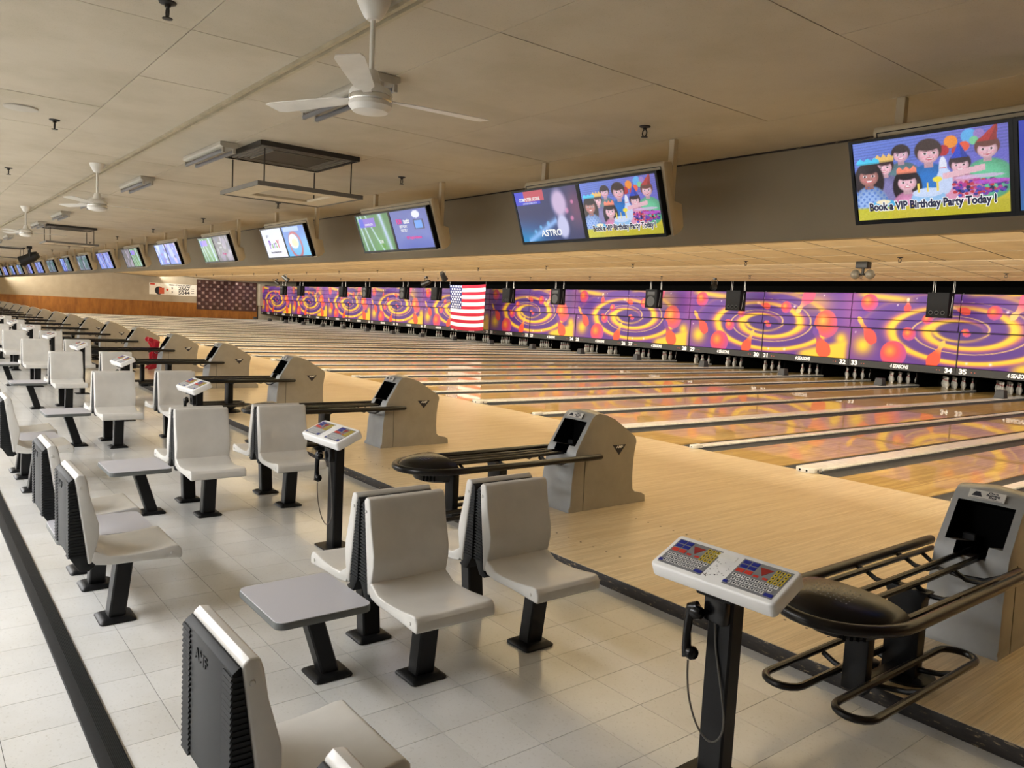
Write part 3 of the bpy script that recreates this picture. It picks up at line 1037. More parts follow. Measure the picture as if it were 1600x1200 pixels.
def make_seat():
    r = empty('moulded_seat')
    bp = [(0.030, 0.868), (0.050, 0.884), (0.080, 0.880), (0.092, 0.845), (0.106, 0.76), (0.128, 0.68), (0.147, 0.61), (0.148, 0.55), (0.136, 0.49), (0.124, 0.445), (0.112, 0.405), (0.094, 0.400)]
    back = shell(bp, {4, 5, 6, 7, 8}, 0.016).build('backrest', M_SEAT, r, bevel=0.010, seg=3, angle=50)
    # seat pan: the top surface dips between raised sides
    top = [(0.120, 0.470), (0.150, 0.452), (0.200, 0.424), (0.270, 0.418), (0.360, 0.420), (0.450, 0.428), (0.510, 0.437), (0.545, 0.436), (0.563, 0.418), (0.567, 0.385), (0.562, 0.366)]
    bot = [(0.500, 0.370), (0.350, 0.378), (0.200, 0.380), (0.130, 0.392), (0.105, 0.420)]
    ys = [-CW+2*CW*i/12 for i in range(13)]
    secs = []
    for y in ys:
        q = 1-(y/CW)**2
        sec = []
        for i, p in enumerate(top):
            z = p[1]+(0.006 if i < 8 else 0)*(1-q)-(0.008*q if 1 < i < 7 else 0)
            sec.append((p[0], y, z))
        sec += [(p[0], y, p[1]) for p in bot]
        secs.append(sec)
    pan = MB().sweep(secs).build('seat', M_SEAT, r, bevel=0.009, seg=3, angle=50)
    for s_ in (-1, 1):
        for (x, z, par) in ((0.510, 0.402, pan), (0.058, 0.815, back)):
            b = MB().lathe([(0, 0), (0.0085, 0), (0.007, 0.004), (0, 0.005)], 10).mesh('bolt_cap')
            o = link('bolt_cap', b, M_SEAT, par, (x, s_*(CW+0.0005), z), (-s_*PI/2, 0, 0))
    dp = [(0.006, 0.848), (0.026, 0.864), (0.031, 0.862), (0.093, 0.398), (0.125, 0.383), (0.098, 0.362), (0.055, 0.368), (0.008, 0.445)]
    MB().prism_y(dp, -CW+0.006, CW-0.006).build('back_panel', M_BACK, r, bevel=0.006, angle=30)
    rb = MB()
    for i in range(24):
        z = 0.445+i*0.0168
        xb = 0.088-(z-0.40)*0.131
        for s_ in (-1, 1):
            y0, y1 = sorted((s_*(CW-0.072), s_*(CW-0.002)))
            rb.sweep([[(-0.0005, y0, z), (xb, y0, z), (xb, y0, z+0.0095), (0.0035, y0, z+0.0095)], [(-0.0005, y1, z), (xb, y1, z), (xb, y1, z+0.0095), (0.0035, y1, z+0.0095)]])
    stuff(rb.build('back_ribs', M_BACK, r, smooth=False))
    sx, sy = 0.044, 0.053
    def col(x, z, g=0.008):
        return [(x-sx, -sy+g, z), (x-sx+g, -sy, z), (x+sx-g, -sy, z), (x+sx, -sy+g, z), (x+sx, sy-g, z), (x+sx-g, sy, z), (x-sx+g, sy, z), (x-sx, sy-g, z)]
    MB().sweep([col(0.268, 0.022), col(0.312, 0.366)]).build('leg', M_BLACK, r)
    MB().box(0.19, 0.47, -0.10, 0.10, 0.358, 0.371).build('mounting_plate', M_BLACK, r, bevel=0.003, seg=1)
    bs = rrect(0.19, 0.20, 0.02, 3, 0.268)
    plate = MB().sweep([[(p[0], p[1], 0.001) for p in bs], [(p[0], p[1], 0.012) for p in bs], [(0.268+(p[0]-0.268)*0.72, p[1]*0.74, 0.027) for p in bs]]).build('base_plate', M_BASE, r, bevel=0.003, seg=1)
    for x in (0.268-0.066, 0.268+0.066):
        for y in (-0.072, 0.072):
            disc((x, y, 0.014), 0.013, 8, h=0.006).build('bolt', M_BASE, plate)
    return r

seat0 = make_seat()
seat_t = tree(seat0)
seat_used = [False]
def seat(x, y, rz, label, group):
    o = seat0 if not seat_used[0] else copy_tree(seat_t)
    seat_used[0] = True
    o.location = (x, y, ZF)
    o.rotation_euler = (0, 0, rz)
    tag(o, label, 'seat', group)
    return o

def make_table():
    r = empty('seating_table')
    tp = rrect(0.52, 0.47, 0.045, 6)
    MB().prism_z([(p[0]*0.994, p[1]*0.994) for p in tp], 0.4175, 0.4215).build('laminate_top', M_LAM, r, bevel=0.001, seg=1)
    MB().prism_z(tp, 0.385, 0.4185).build('edge_band', M_EDGE, r, bevel=0.004)
    MB().box(-0.15, 0.15, -0.12, 0.14, 0.372, 0.386).build('mounting_plate', M_BLACK, r, bevel=0.003, seg=1)
    sx, sy, g = 0.046, 0.046, 0.008
    def col(y, z):
        return [(-sx, y-sy+g, z), (-sx+g, y-sy, z), (sx-g, y-sy, z), (sx, y-sy+g, z), (sx, y+sy-g, z), (sx-g, y+sy, z), (-sx+g, y+sy, z), (-sx, y+sy-g, z)]
    MB().sweep([col(0.130, 0.022), col(0.02, 0.376)]).build('leg', M_BLACK, r)
    bs = rrect(0.19, 0.20, 0.02, 3)
    plate = MB().sweep([[(p[0], 0.13+p[1], 0.001) for p in bs], [(p[0], 0.13+p[1], 0.012) for p in bs], [(p[0]*0.72, 0.13+p[1]*0.74, 0.027) for p in bs]]).build('base_plate', M_BASE, r, bevel=0.003, seg=1)
    for x in (-0.066, 0.066):
        for y in (0.13-0.072, 0.13+0.072):
            disc((x, y, 0.014), 0.013, 8, h=0.006).build('bolt', M_BASE, plate)
    return r
tab0 = make_table()
tab_t = tree(tab0)
tab_used = [False]
def table(x, y, rz, label, group):
    o = tab0 if not tab_used[0] else copy_tree(tab_t)
    tab_used[0] = True
    o.location = (x, y, ZF)
    o.rotation_euler = (0, 0, rz)
    tag(o, label, 'table', group)
    return o

for i, k in enumerate(range(2, -7, -1)):
    c = nth(i)
    xc = k*P-0.115
    wh = '%s cluster from the camera' % c
    if k >= -5:
        seat(xc+0.008, -6.655, 0.0, 'grey moulded seat beside the table facing the camera, %s' % wh, 'back-to-back moulded seats')
        seat(xc-0.008, -6.655, PI, 'grey moulded seat beside the table facing away, %s' % wh, 'back-to-back moulded seats')
        table(xc+0.01, -7.165, 0.0, 'grey square table left of back-to-back seats, %s' % wh, 'small tables by the seats')
    seat(xc+0.008, -5.945, 0.0, 'grey moulded seat by the approach facing the camera, %s' % wh, 'back-to-back moulded seats')
    seat(xc-0.008, -5.945, PI, 'grey moulded seat by the approach facing away, %s' % wh, 'back-to-back moulded seats')
rowseats = []
for i, k in enumerate((2, 1, 0)):
    c = nth(i)
    o1 = seat(k*P+1.15, -8.012, PI/2, 'grey seat along the rubber strip, far side of its table, %s set from camera' % c, 'seats along the rubber strip')
    o2 = seat(k*P+2.09, -8.012, PI/2, 'grey seat along the rubber strip, near side of its table, %s set from camera' % c, 'seats along the rubber strip')
    rowseats += [o1, o2]
    table(k*P+1.62, -7.735, PI/2, 'grey table between two seats along the rubber strip, %s set from camera' % c, 'small tables by the rubber strip')
for o in rowseats:
    lettering('AMF', 0.05, M_BACK, o, (0.0055, 0.045, 0.79), (PI/2, 0, -PI/2), name='embossed_lettering', bold=0.0004, sx=1.2, extrude=0.0022)

# ------------------------------------------------------------------ ball returns
def make_return():
    r = empty('ball_return')
    # hood
    side = [(-4.045, 0.0), (-4.045, 0.025), (-4.035, 0.05), (-4.022, 0.30), (-3.985, 0.535), (-3.965, 0.575), (-3.80, 0.845), (-3.765, 0.873), (-3.70, 0.882), (-3.60, 0.862), (-3.50, 0.824), (-3.225, 0.655), (-3.205, 0.625), (-3.222, 0.52),
            (-3.238, 0.41), (-3.243, 0.25), (-3.232, 0.14), (-3.20, 0.11), (-3.10, 0.088), (-3.055, 0.062), (-3.05, 0.0)]
    secs = []
    for x, t in ((-0.212, 0.030), (-0.205, 0.008), (-0.14, 0.0), (0.0, -0.012), (0.14, 0.0), (0.205, 0.008), (0.212, 0.030)):
        sec = []
        for (y, z) in side:
            nx = 0.0
            yy, zz = y, z
            if y < -3.76 and z > 0.03:
                yy = y+t*1.3
            if z > 0.60 and y > -3.82:
                zz = z-t*1.2
            sc = 1.0-0.10*max(0.0, min(1.0, z/0.88))
            if y > -3.30 and z < 0.12:
                sc *= 0.99
            sec.append((x*sc, yy, zz))
        secs.append(sec)
    hood = MB().sweep(secs).mesh('hood_raw')
    ob = bpy.data.objects.new('hood_raw', hood)
    COL.objects.link(ob)
    # mouth: cut with a slanted block and a lower notch for the ball track
    n1 = Vector((0, -0.853, 0.521))
    cut = MB()
    a0, a1 = (-3.962, 0.572), (-3.825, 0.802)
    for (hw, b0, b1) in ((0.150, a0, a1), (0.085, (-3.985, 0.50), (-3.92, 0.62))):
        q = [(b0[0]-0.10, b0[1]+0.03), (b1[0]-0.10, b1[1]+0.03), (b1[0]+0.28, b1[1]-0.10), (b0[0]+0.30, b0[1]-0.04)]
        cb = MB().prism_x(q, -hw, hw).mesh('cut')
        co = bpy.data.objects.new('cut', cb)
        COL.objects.link(co)
        md = ob.modifiers.new('mouth', 'BOOLEAN')
        md.operation = 'DIFFERENCE'
        md.object = co
        md.solver = 'EXACT'
        cut.__dict__.setdefault('objs', []).append(co)
    dg = bpy.context.evaluated_depsgraph_get()
    me = bpy.data.meshes.new_from_object(ob.evaluated_get(dg))
    me.name = 'hood'
    bpy.data.objects.remove(ob)
    for co in cut.objs:
        bpy.data.objects.remove(co)
    # front skin greyer, sides beige with their shade painted in, the mouth black
    me.materials.clear()
    for mt in (M_HOODS, M_HOODF, M_VOID):
        me.materials.append(mt)
    for p in me.polygons:
        c, nn = p.center, p.normal
        inside = abs(c.x) < 0.1505 and ((c.y > -3.96+0.6*(c.z-0.575)+0.012 and 0.47 < c.z < 0.81 and nn.y < 0.9) and c.y < -3.45 and c.z < 0.795 and -3.90 < c.y)
        if inside and (nn.y < -0.5 and c.y > -3.78 or abs(nn.x) > 0.8 or (nn.z > 0.5 and c.y > -3.86) or (nn.z < -0.5)):
            p.material_index = 2
        elif nn.y < -0.45 and c.y < -3.74:
            p.material_index = 1
    me.shade_smooth()
    me.set_sharp_from_angle(angle=math.radians(40))
    h = link('hood', me, None, r)
    # dark throat lining
    MB().box(-0.149, 0.149, -3.70, -3.695, 0.50, 0.765).build('throat', M_VOID, r, smooth=False)
    MB().box(-0.12, -0.05, -3.80, -3.77, 0.56, 0.60).build('ball_sensor', M_SPKG, r, bevel=0.004, seg=1)
    # panel seams on both flanks
    for s_ in (-1, 1):
        sm_ = [( -3.874, 0.004), (-3.870, 0.004), (-3.866, 0.50), (-3.870, 0.50)]
        MB().sweep([[(s_*0.2108-0.0012*s_-s_*0.010*max(0, p[1]/0.5), p[0], p[1]) for p in sm_], [(s_*0.2128-s_*0.010*max(0, p[1]/0.5), p[0], p[1]) for p in sm_]]).build('panel_seam', M_BACK, r, smooth=False)
        # triangular badge
        xs = s_*0.1995
        tri = [(-3.525, 0.575), (-3.352, 0.575), (-3.437, 0.478)]
        bd = MB().sweep([[(xs-0.002, p[0], p[1]) for p in tri], [(xs+0.002, p[0], p[1]) for p in tri]]).build('badge', M_INK, r, smooth=False)
        lettering('AMF', 0.036, M_TXT, bd, (xs+s_*0.003, -3.4385, 0.556), (PI/2, 0, s_*PI/2), bold=0.001, sx=1.25, shear=0.25)
    # placard on the brow
    pl = MB().box(-0.095, 0.095, -0.027, 0.027, 0, 0.003).build('placard', M_OFFW, r, bevel=0.001, seg=1)
    sl = math.atan2(0.853, 0.521)
    pl.location = (0, -3.829, 0.843)
    pl.rotation_euler = (math.radians(57), 0, 0)
    for i, t_ in enumerate(('Open', 'Bowling', 'Shot')):
        lettering(t_, 0.0175, M_INK, pl, (0.032, 0.0175-0.0135*i, 0.0035), bold=0.0009, sx=1.25)
    MB().box(-0.085, 0.085, -0.0235, -0.0215, 0.003, 0.0036).build('fine_print', M_INK, pl, smooth=False)
    MB().prism_z([(-0.078, -0.012), (-0.022, -0.012), (-0.030, 0.002), (-0.036, 0.016), (-0.062, 0.016), (-0.070, 0.002)], 0.003, 0.0036).build('placard_emblem', M_INK, pl, smooth=False)
    # rack: outer rail
    zt = 0.505
    path = [(-0.30, -3.752, zt), (-0.30, -3.754, zt), (-0.30, -3.762, zt), (-0.30, -3.778, zt)]
    path += [(-0.30, -3.78-0.1*i, zt) for i in range(1, 16)]
    for i in range(1, 16):
        a = PI*i/16
        path.append((-0.30*math.cos(a), -5.30-0.36*math.sin(a), zt))
    path += [(0.30, -5.28+0.1*i, zt) for i in range(0, 15)]+[(0.30, -3.778, zt), (0.30, -3.762, zt), (0.30, -3.754, zt), (0.30, -3.752, zt)]
    MB().tube(path, [0.006, 0.014, 0.022, 0.027]+[0.027]*(len(path)-8)+[0.027, 0.022, 0.014, 0.006], 12).build('outer_rail', M_TUBE, r)
    for x, y1 in ((-0.228, -3.92), (0.228, -3.92)):
        MB().tube([(x, -5.22, zt-0.012), (x, -4.6, zt-0.012), (x, y1, zt-0.012), (x, y1+0.010, zt-0.012), (x, y1+0.013, zt-0.012)], [0.0155, 0.0155, 0.0155, 0.011, 0.004], 10).build('ball_rail', M_TUBE, r)
    for x in (-0.046, 0.046):
        MB().tube([(x, -5.28, zt+0.005), (x, -4.6, zt+0.005), (x, -3.70, zt+0.02)], 0.017, 10).build('centre_rail', M_BLACKP, r)
    for y in (-5.12, -4.72, -4.28):
        for s_ in (-1, 1):
            MB().tube([(s_*0.045, y, zt-0.012), (s_*0.10, y+0.01, zt-0.045), (s_*0.17, y+0.02, zt-0.045), (s_*0.228, y+0.03, zt-0.022), (s_*0.298, y+0.03, zt-0.006)], 0.013, 8).build('cross_bar', M_BLACK, r)
    MB().tube([(-0.23, -4.05, zt-0.02), (-0.12, -4.08, zt-0.075), (0, -4.09, zt-0.085), (0.12, -4.08, zt-0.075), (0.23, -4.05, zt-0.02)], 0.012, 8).build('cradle_bar', M_BLACK, r)
    # nose dome with perforated top and the blower under it
    dm = []
    nA, nB = 20, 7
    for j in range(nB+1):
        b = PI/2*j/nB
        row = []
        for i in range(nA+1):
            a = -0.12+(PI+0.24)*i/nA
            row.append((0.272*math.cos(a)*math.cos(b), -5.32-0.315*math.sin(a)*math.cos(b)+(0.10 if math.sin(a) < 0 else 0)*0, zt+0.005+0.085*math.sin(b)))
        dm.append(row)
    dome = MB().grid(dm)
    low = [[(p[0]*0.99, p[1], zt-0.03) for p in dm[0]], dm[0]]
    dome.grid(low)
    back_pts = [dm[0][0]]+[row[0] for row in dm[1:]]+[row[-1] for row in reversed(dm[:-1])]
    dome.add(back_pts, [tuple(range(len(back_pts)))])
    dome.build('nose_dome', M_BLACKP, r)
    hol = MB()
    for i in range(9):
        for j in range(6):
            x, y = -0.10+0.024*i, -5.38-0.024*j
            e = 1-(x/0.272)**2-((y+5.32)/0.315)**2
            if e > 0.25:
                hol.add(disc((x, y, zt+0.0045+0.085*math.sqrt(e)), 0.0036, 6, h=0.0004).v, [tuple(i2 for i2 in f) for f in disc((0, 0, 0), 1, 6).f])
    stuff(hol.build('perforations', M_KGREY, r, smooth=False))
    MB().sweep([[(-0.20*math.cos(PI*i/12), -5.31-0.24*math.sin(PI*i/12), zt-0.025) for i in range(13)],
                [(-0.17*math.cos(PI*i/12), -5.30-0.20*math.sin(PI*i/12), zt-0.10) for i in range(13)],
                [(-0.14*math.cos(PI*i/12), -5.29-0.16*math.sin(PI*i/12), zt-0.118) for i in range(13)]]).build('blower', M_BLACKP, r)
    for i in range(4):
        a = math.radians(35+i*8)
        MB().box(-0.006, 0.006, -0.004, 0.004, zt-0.095, zt-0.04).xf(Matrix.Translation((0.185*math.cos(a), -5.305-0.22*math.sin(a), 0))).build('blower_vent', M_VOID, r, smooth=False)
    # supports
    MB().box(-0.058, 0.058, -5.19, -5.13, 0.055, zt-0.03).build('front_post', M_BLACK, r, bevel=0.006)
    MB().prism_y([(-0.085, 0.025), (0.085, 0.025), (0.085, 0.42), (0.11, 0.475), (-0.11, 0.475), (-0.085, 0.42)], -4.74, -4.66).build('rear_post', M_BLACK, r, bevel=0.006)
    MB().lathe([(0, 0.001), (0.145, 0.001), (0.145, 0.012), (0.12, 0.03), (0.07, 0.045), (0, 0.05)], 24, (0, -4.66, 0)).build('floor_disc', M_BASE, r)
    MB().lathe([(0, 0.001), (0.05, 0.001), (0.05, 0.03), (0.04, 0.036), (0, 0.036)], 16, (-0.15, -4.72, 0)).build('levelling_foot', M_BASE, r)
    MB().box(-0.035, 0.035, -5.16, -4.70, 0.045, 0.085).build('lower_beam', M_BLACK, r, bevel=0.005)
    # lower shelf: two closed loops on curved arms
    zl = 0.125
    for s_ in (-1, 1):
        c0 = s_*0.172
        lp = []
        for (yc, sg_) in ((-4.50, 1), (-5.48, -1)):
            for i in range(9):
                a = PI*i/8
                lp.append((c0+0.088*math.cos(a)*sg_, yc+0.088*math.sin(a)*sg_, zl))
        MB().tube(lp, 0.0175, 10, closed=True).build('shelf_loop', M_TUBE, r)
        for y in (-5.06, -4.72):
            MB().tube([(s_*0.02, y, 0.065), (s_*0.09, y+0.02, 0.070), (s_*0.18, y+0.03, 0.085), (s_*0.245, y+0.035, 0.112)], 0.014, 8).build('shelf_arm', M_BLACK, r)
    return r

ret0 = make_return()
ret_t = tree(ret0)
for i, k in enumerate(range(2, -16, -1)):
    o = ret0 if i == 0 else copy_tree(ret_t)
    o.location = ((k+0.5)*P-0.105, 0, 0)
    tag(o, 'beige hooded ball return with black tubular rack, %s along the approach from the camera' % nth(i), 'ball return', 'ball returns on the approach')

# ------------------------------------------------------------------ scoring consoles
def make_console():
    r = empty('scoring_console')
    MB().prism_z([(-0.058, -0.03), (-0.05, -0.038), (0.05, -0.038), (0.058, -0.03), (0.058, 0.035), (-0.058, 0.035)], 0.012, 0.87).build('pole', M_BLACK, r)
    MB().prism_z(rrect(0.24, 0.22, 0.02, 3), 0.001, 0.012).build('floor_plate', M_BASE, r, bevel=0.003, seg=1)
    # tilted keyboard box, built flat in its own frame
    kb_ = empty('keyboard_frame')
    Lx, Dy, Th = 0.56, 0.215, 0.062
    case = MB().prism_z(rrect(Lx, Dy, 0.022, 4), -Th, 0).build('keyboard_case', M_WHITE, r, bevel=0.010, seg=3)
    bpy.data.objects.remove(kb_)
    case.location = (0.015, -0.065, 0.890)
    case.rotation_euler = (math.radians(24), 0, math.radians(2))
    MB().box(-0.08, 0.08, -0.09, 0.02, -Th-0.03, -Th+0.004).build('tilt_bracket', M_BLACK, case, bevel=0.004, seg=1)
    MB().box(-0.065, 0.025, 0.045, 0.075, 0.0, 0.0012).build('label_recess', M_SIGN, case, bevel=0.0005, seg=1)
    wear = MB()
    for i in range(42):
        x, y = random.uniform(-0.06, 0.035), random.uniform(-0.075, 0.03)
        s_ = random.uniform(0.001, 0.0035)
        a = random.uniform(0, PI)
        wear.add([(x+s_*2*math.cos(a), y+s_*2*math.sin(a), 0.0006), (x-s_*math.sin(a)*0.5, y+s_*math.cos(a)*0.5, 0.0006), (x-s_*math.cos(a), y-s_*math.sin(a), 0.0006), (x+s_*math.sin(a)*0.6, y-s_*math.cos(a)*0.6, 0.0006)], [(0, 1, 2, 3)])
    stuff(wear.build('wear_marks', M_SPKG, case, smooth=False))
    for s_ in (-1, 1):
        cx = s_*0.153
        pan = MB().box(cx-0.105, cx+0.105, -0.082, 0.082, -0.003, 0.0008).build('keypad', M_KGREY, case, smooth=False)
        def keys(name, mat, lst):
            b = MB()
            for (x, y, w_, d) in lst:
                b.box(cx+x-w_/2, cx+x+w_/2, y-d/2, y+d/2, 0.0008, 0.0024)
            stuff(b.build(name, mat, pan, smooth=False))
        lt = []
        for row, (n, x0, y) in enumerate(((10, -0.088, -0.018), (9, -0.080, -0.040), (8, -0.082, -0.062))):
            for i in range(n):
                lt.append((x0+i*0.0195, y, 0.0135, 0.0145))
        keys('letter_keys', M_KW, lt)
        mk = MB()
        for (x, y, w_, d) in lt:
            mk.box(cx+x-0.0032, cx+x+0.0032, y-0.004, y+0.004, 0.0024, 0.0028)
        stuff(mk.build('key_letters', M_INK, pan, smooth=False))
        yk = [(0.050+0.0205*i, 0.064-0.0205*j, 0.0150, 0.0155) for i in range(3) for j in range(4)]
        keys('number_keys', M_KY, yk)
        mk = MB()
        for (x, y, w_, d) in yk:
            mk.box(cx+x-0.0028, cx+x+0.0028, y-0.0045, y+0.0045, 0.0024, 0.0028)
        stuff(mk.build('key_numbers', M_INK, pan, smooth=False))
        keys('blue_keys', M_KB, [(-0.083, 0.066, 0.030, 0.019), (-0.047, 0.066, 0.030, 0.019), (-0.083, 0.040, 0.030, 0.019), (-0.047, 0.040, 0.030, 0.019), (-0.096, -0.066, 0.022, 0.014), (0.084, -0.066, 0.034, 0.016)])
        keys('red_keys', M_KR, [(-0.083, 0.013, 0.030, 0.020), (-0.047, 0.013, 0.030, 0.020), (-0.012, 0.007, 0.020, 0.011), (0.026, 0.007, 0.020, 0.011)])
        MB().prism_z([(cx-0.022, 0.062), (cx+0.034, 0.062), (cx+0.006, 0.018)], 0.0008, 0.002).build('pin_triangle_key', M_KT, pan, smooth=False)
    # handset on its cradle
    cr = MB().box(-0.052, 0.052, -0.078, -0.036, 0.66, 0.765).build('phone_cradle', M_BLACKP, r, bevel=0.010)
    hs = [(-0.055, -0.105, 0.715), (-0.078, -0.112, 0.705), (-0.090, -0.112, 0.66), (-0.095, -0.112, 0.60), (-0.092, -0.112, 0.54), (-0.080, -0.112, 0.508)]
    hn = MB().tube(hs, [0.024, 0.026, 0.018, 0.016, 0.019, 0.026], 12)
    hn.lathe([(0, -0.006), (0.028, -0.006), (0.030, 0.012), (0.022, 0.03), (0, 0.034)], 14, (-0.062, -0.112, 0.695), 'x')
    hn.lathe([(0, -0.006), (0.026, -0.006), (0.028, 0.010), (0.020, 0.024), (0, 0.028)], 14, (-0.070, -0.112, 0.525), 'x')
    hn.build('handset', M_BLACKP, r)
    cd = [(-0.080, -0.112, 0.49), (-0.078, -0.11, 0.42), (-0.065, -0.105, 0.33), (-0.030, -0.095, 0.24), (0.015, -0.085, 0.195), (0.050, -0.075, 0.20), (0.070, -0.065, 0.24), (0.068, -0.058, 0.30), (0.045, -0.05, 0.38), (0.018, -0.045, 0.47), (-0.004, -0.044, 0.56), (-0.010, -0.05, 0.655)]
    # smooth the cord path
    pts = [Vector(p) for p in cd]
    fine = []
    for i in range(len(pts)-1):
        p0, p1, p2, p3 = pts[max(i-1, 0)], pts[i], pts[i+1], pts[min(i+2, len(pts)-1)]
        for j in range(4):
            t = j/4
            fine.append(0.5*((2*p1)+(-p0+p2)*t+(2*p0-5*p1+4*p2-p3)*t*t+(-p0+3*p1-3*p2+p3)*t**3))
    fine.append(pts[-1])
    MB().tube(fine, 0.0042, 7).build('cord', M_CORD, r)
    return r
con0 = make_console()
con_t = tree(con0)
for i, k in enumerate(range(2, -7, -1)):
    o = con0 if i == 0 else copy_tree(con_t)
    o.location = (8.42 if k == 2 else k*P+1.475, -6.12, ZF)
    tag(o, 'white twin-keypad scoring console on a black post, %s from the camera' % nth(i), 'scoring console', 'scoring consoles')

# ------------------------------------------------------------------ pictures on the overhead screens
def canvas(w_, h):
    return np.meshgrid((np.arange(w_)+0.5)/w_, (np.arange(h)+0.5)/h)

def ell(img, u, v, cx, cy, rx, ry, col, a=1.0, soft=0.12):
    d = np.hypot((u-cx)/rx, (v-cy)/ry)
    return blend(img, a*(1-sstep(d, 1-soft, 1)), col)

def rect(img, u, v, x0, x1, y0, y1, col, a=1.0):
    return blend(img, a*((u > x0) & (u < x1) & (v > y0) & (v < y1)).astype(float), col)

def pic_party():
    u, v = canvas(208, 117)
    img = np.zeros(u.shape+(3,))+np.array((96, 120, 205))
    img = blend(img, sstep(u, 0.2, 0.9)*0.5, (120, 90, 200))
    for i in range(9):
        img = blend(img, 0.4*np.exp(-((v-0.03-0.035*i+0.05*u)/0.008)**2), (60, 70, 130))
    img = rect(img, u, v, 0.0, 1.0, 0.50, 0.56, (90, 100, 210), 0.5)
    img = blend(img, sstep(v+0.06*u, 0.76, 0.80), (222, 200, 52))
    for cx, cy, r, c in ((0.66, 0.13, 0.045, (236, 140, 40)), (0.61, 0.22, 0.04, (180, 40, 50)), (0.77, 0.09, 0.05, (90, 170, 230)), (0.74, 0.20, 0.035, (230, 90, 60)), (0.69, 0.24, 0.03, (190, 60, 60)), (0.83, 0.08, 0.035, (150, 120, 190)), (0.80, 0.15, 0.03, (120, 200, 150))):
        img = ell(img, u, v, cx, cy, r, r*1.7, c)
    def crown(x, y, r, c, hgt=1.5, wid=1.05):
        nonlocal img
        t = (y-r*0.9-v)/(r*hgt)
        zig = 0.55+0.45*np.abs(((u-x)/r*1.6) % 1-0.5)*2
        img = blend(img, ((t > 0) & (t < zig) & (np.abs(u-x) < r*wid)).astype(float), c)
        img = blend(img, ((t > 0) & (t < 0.15) & (np.abs(u-x) < r*wid)).astype(float)*0.6, np.array(c)*0.7)
    def kid(x, y, r, skin, hair, shirt, long=False, hat=None, sw=2.3, turn=0.0):
        nonlocal img
        skin = np.array(skin, float)
        if long:
            img = ell(img, u, v, x, y+r*0.9, r*1.35, r*3.0, hair)
        img = ell(img, u, v, x, y+r*4.9, r*sw, r*3.5, np.array(shirt)*0.82)
        img = ell(img, u, v, x-r*0.15, y+r*4.9, r*sw*0.9, r*3.3, shirt, 1.0, 0.5)
        img = rect(img, u, v, x-r*0.36, x+r*0.36, y+r*1.0, y+r*2.1, skin*0.82)
        img = ell(img, u, v, x, y-r*0.28, r*1.10, r*1.72, hair)
        img = ell(img, u, v, x, y+r*0.28, r*0.86, r*1.36, skin*0.86)
        img = ell(img, u, v, x-r*0.06+turn*r, y+r*0.26, r*0.80, r*1.28, skin, 1.0, 0.35)
        img = ell(img, u, v, x+turn*r*0.4, y-r*0.72, r*0.92, r*0.62, hair, 1.0, 0.3)
        for s_ in (-1, 1):
            ex_ = x+s_*r*0.34+turn*r
            img = ell(img, u, v, ex_, y+r*0.16, r*0.19, r*0.17, (238, 228, 232))
            img = ell(img, u, v, ex_, y+r*0.16, r*0.11, r*0.16, (52, 36, 40))
            img = ell(img, u, v, ex_, y-r*0.14, r*0.20, r*0.05, np.array(hair)*0.8+30, 0.6)
            img = ell(img, u, v, x+s_*r*0.48+turn*r, y+r*0.66, r*0.22, r*0.24, (236, 130, 150), 0.35, 0.9)
        img = ell(img, u, v, x+turn*r, y+r*0.52, r*0.10, r*0.16, skin*0.80, 0.8, 0.6)
        img = ell(img, u, v, x+turn*r, y+r*0.92, r*0.34, r*0.20, (196, 92, 108))
        img = ell(img, u, v, x+turn*r, y+r*0.88, r*0.26, r*0.10, (245, 238, 238))
        if hat in ('cone_b', 'cone_r'):
            c = (40, 70, 200) if hat == 'cone_b' else (176, 44, 44)
            lean = 0.0 if hat == 'cone_b' else 0.55
            t = (y-r*1.15-v)/(r*2.7)
            xc_ = x+lean*r*t*1.6
            wd_ = r*0.80*(1-t)
            img = blend(img, ((t > 0) & (t < 1) & (np.abs(u-xc_) < wd_)).astype(float), c)
            img = blend(img, ((t > 0) & (t < 1) & (u-xc_ > wd_*0.2) & (u-xc_ < wd_)).astype(float)*0.5, np.array(c)*0.6)
        if hat == 'crown':
            crown(x, y, r, (222, 182, 104))
        if hat == 'band':
            crown(x, y-r*0.75, r, (70, 190, 228), 0.9, 0.95)
        if hat == 'pinkcrown':
            crown(x, y-r*0.35, r, (238, 138, 112), 1.1, 0.85)
    sk, sk2 = (234, 186, 200), (176, 118, 112)
    kid(0.335, 0.20, 0.062, (214, 170, 190), (46, 34, 40), (98, 128, 138))
    kid(0.215, 0.33, 0.066, sk, (60, 40, 44), (128, 122, 176), hat='crown')
    kid(0.875, 0.25, 0.072, sk, (104, 56, 48), (110, 205, 160), hat='cone_r')
    kid(0.515, 0.22, 0.085, (228, 176, 190), (54, 34, 32), (28, 116, 202), sw=2.1, turn=0.10)
    kid(0.71, 0.40, 0.066, sk, (50, 32, 38), (228, 156, 188), hat='cone_b')
    kid(0.10, 0.42, 0.085, sk2, (36, 24, 30), (150, 180, 230), long=True, hat='band', sw=1.7)
    pat = (np.sin(u*150)*np.sin(v*80) > 0.3)
    img = blend(img, pat*0.6*(np.hypot((u-0.10)/0.13, (v-0.80)/0.24) < 1), (60, 100, 190))
    kid(0.365, 0.54, 0.078, sk, (32, 20, 28), (228, 146, 192), long=True, hat='pinkcrown', sw=1.7)
    img = ell(img, u, v, 0.605, 0.43, 0.028, 0.15, (225, 228, 245))
    img = ell(img, u, v, 0.61, 0.58, 0.055, 0.17, (200, 215, 248))
    img = rect(img, u, v, 0.583, 0.627, 0.415, 0.43, (215, 60, 80))
    a_ = (v-0.52)+(u-0.62)*0.25
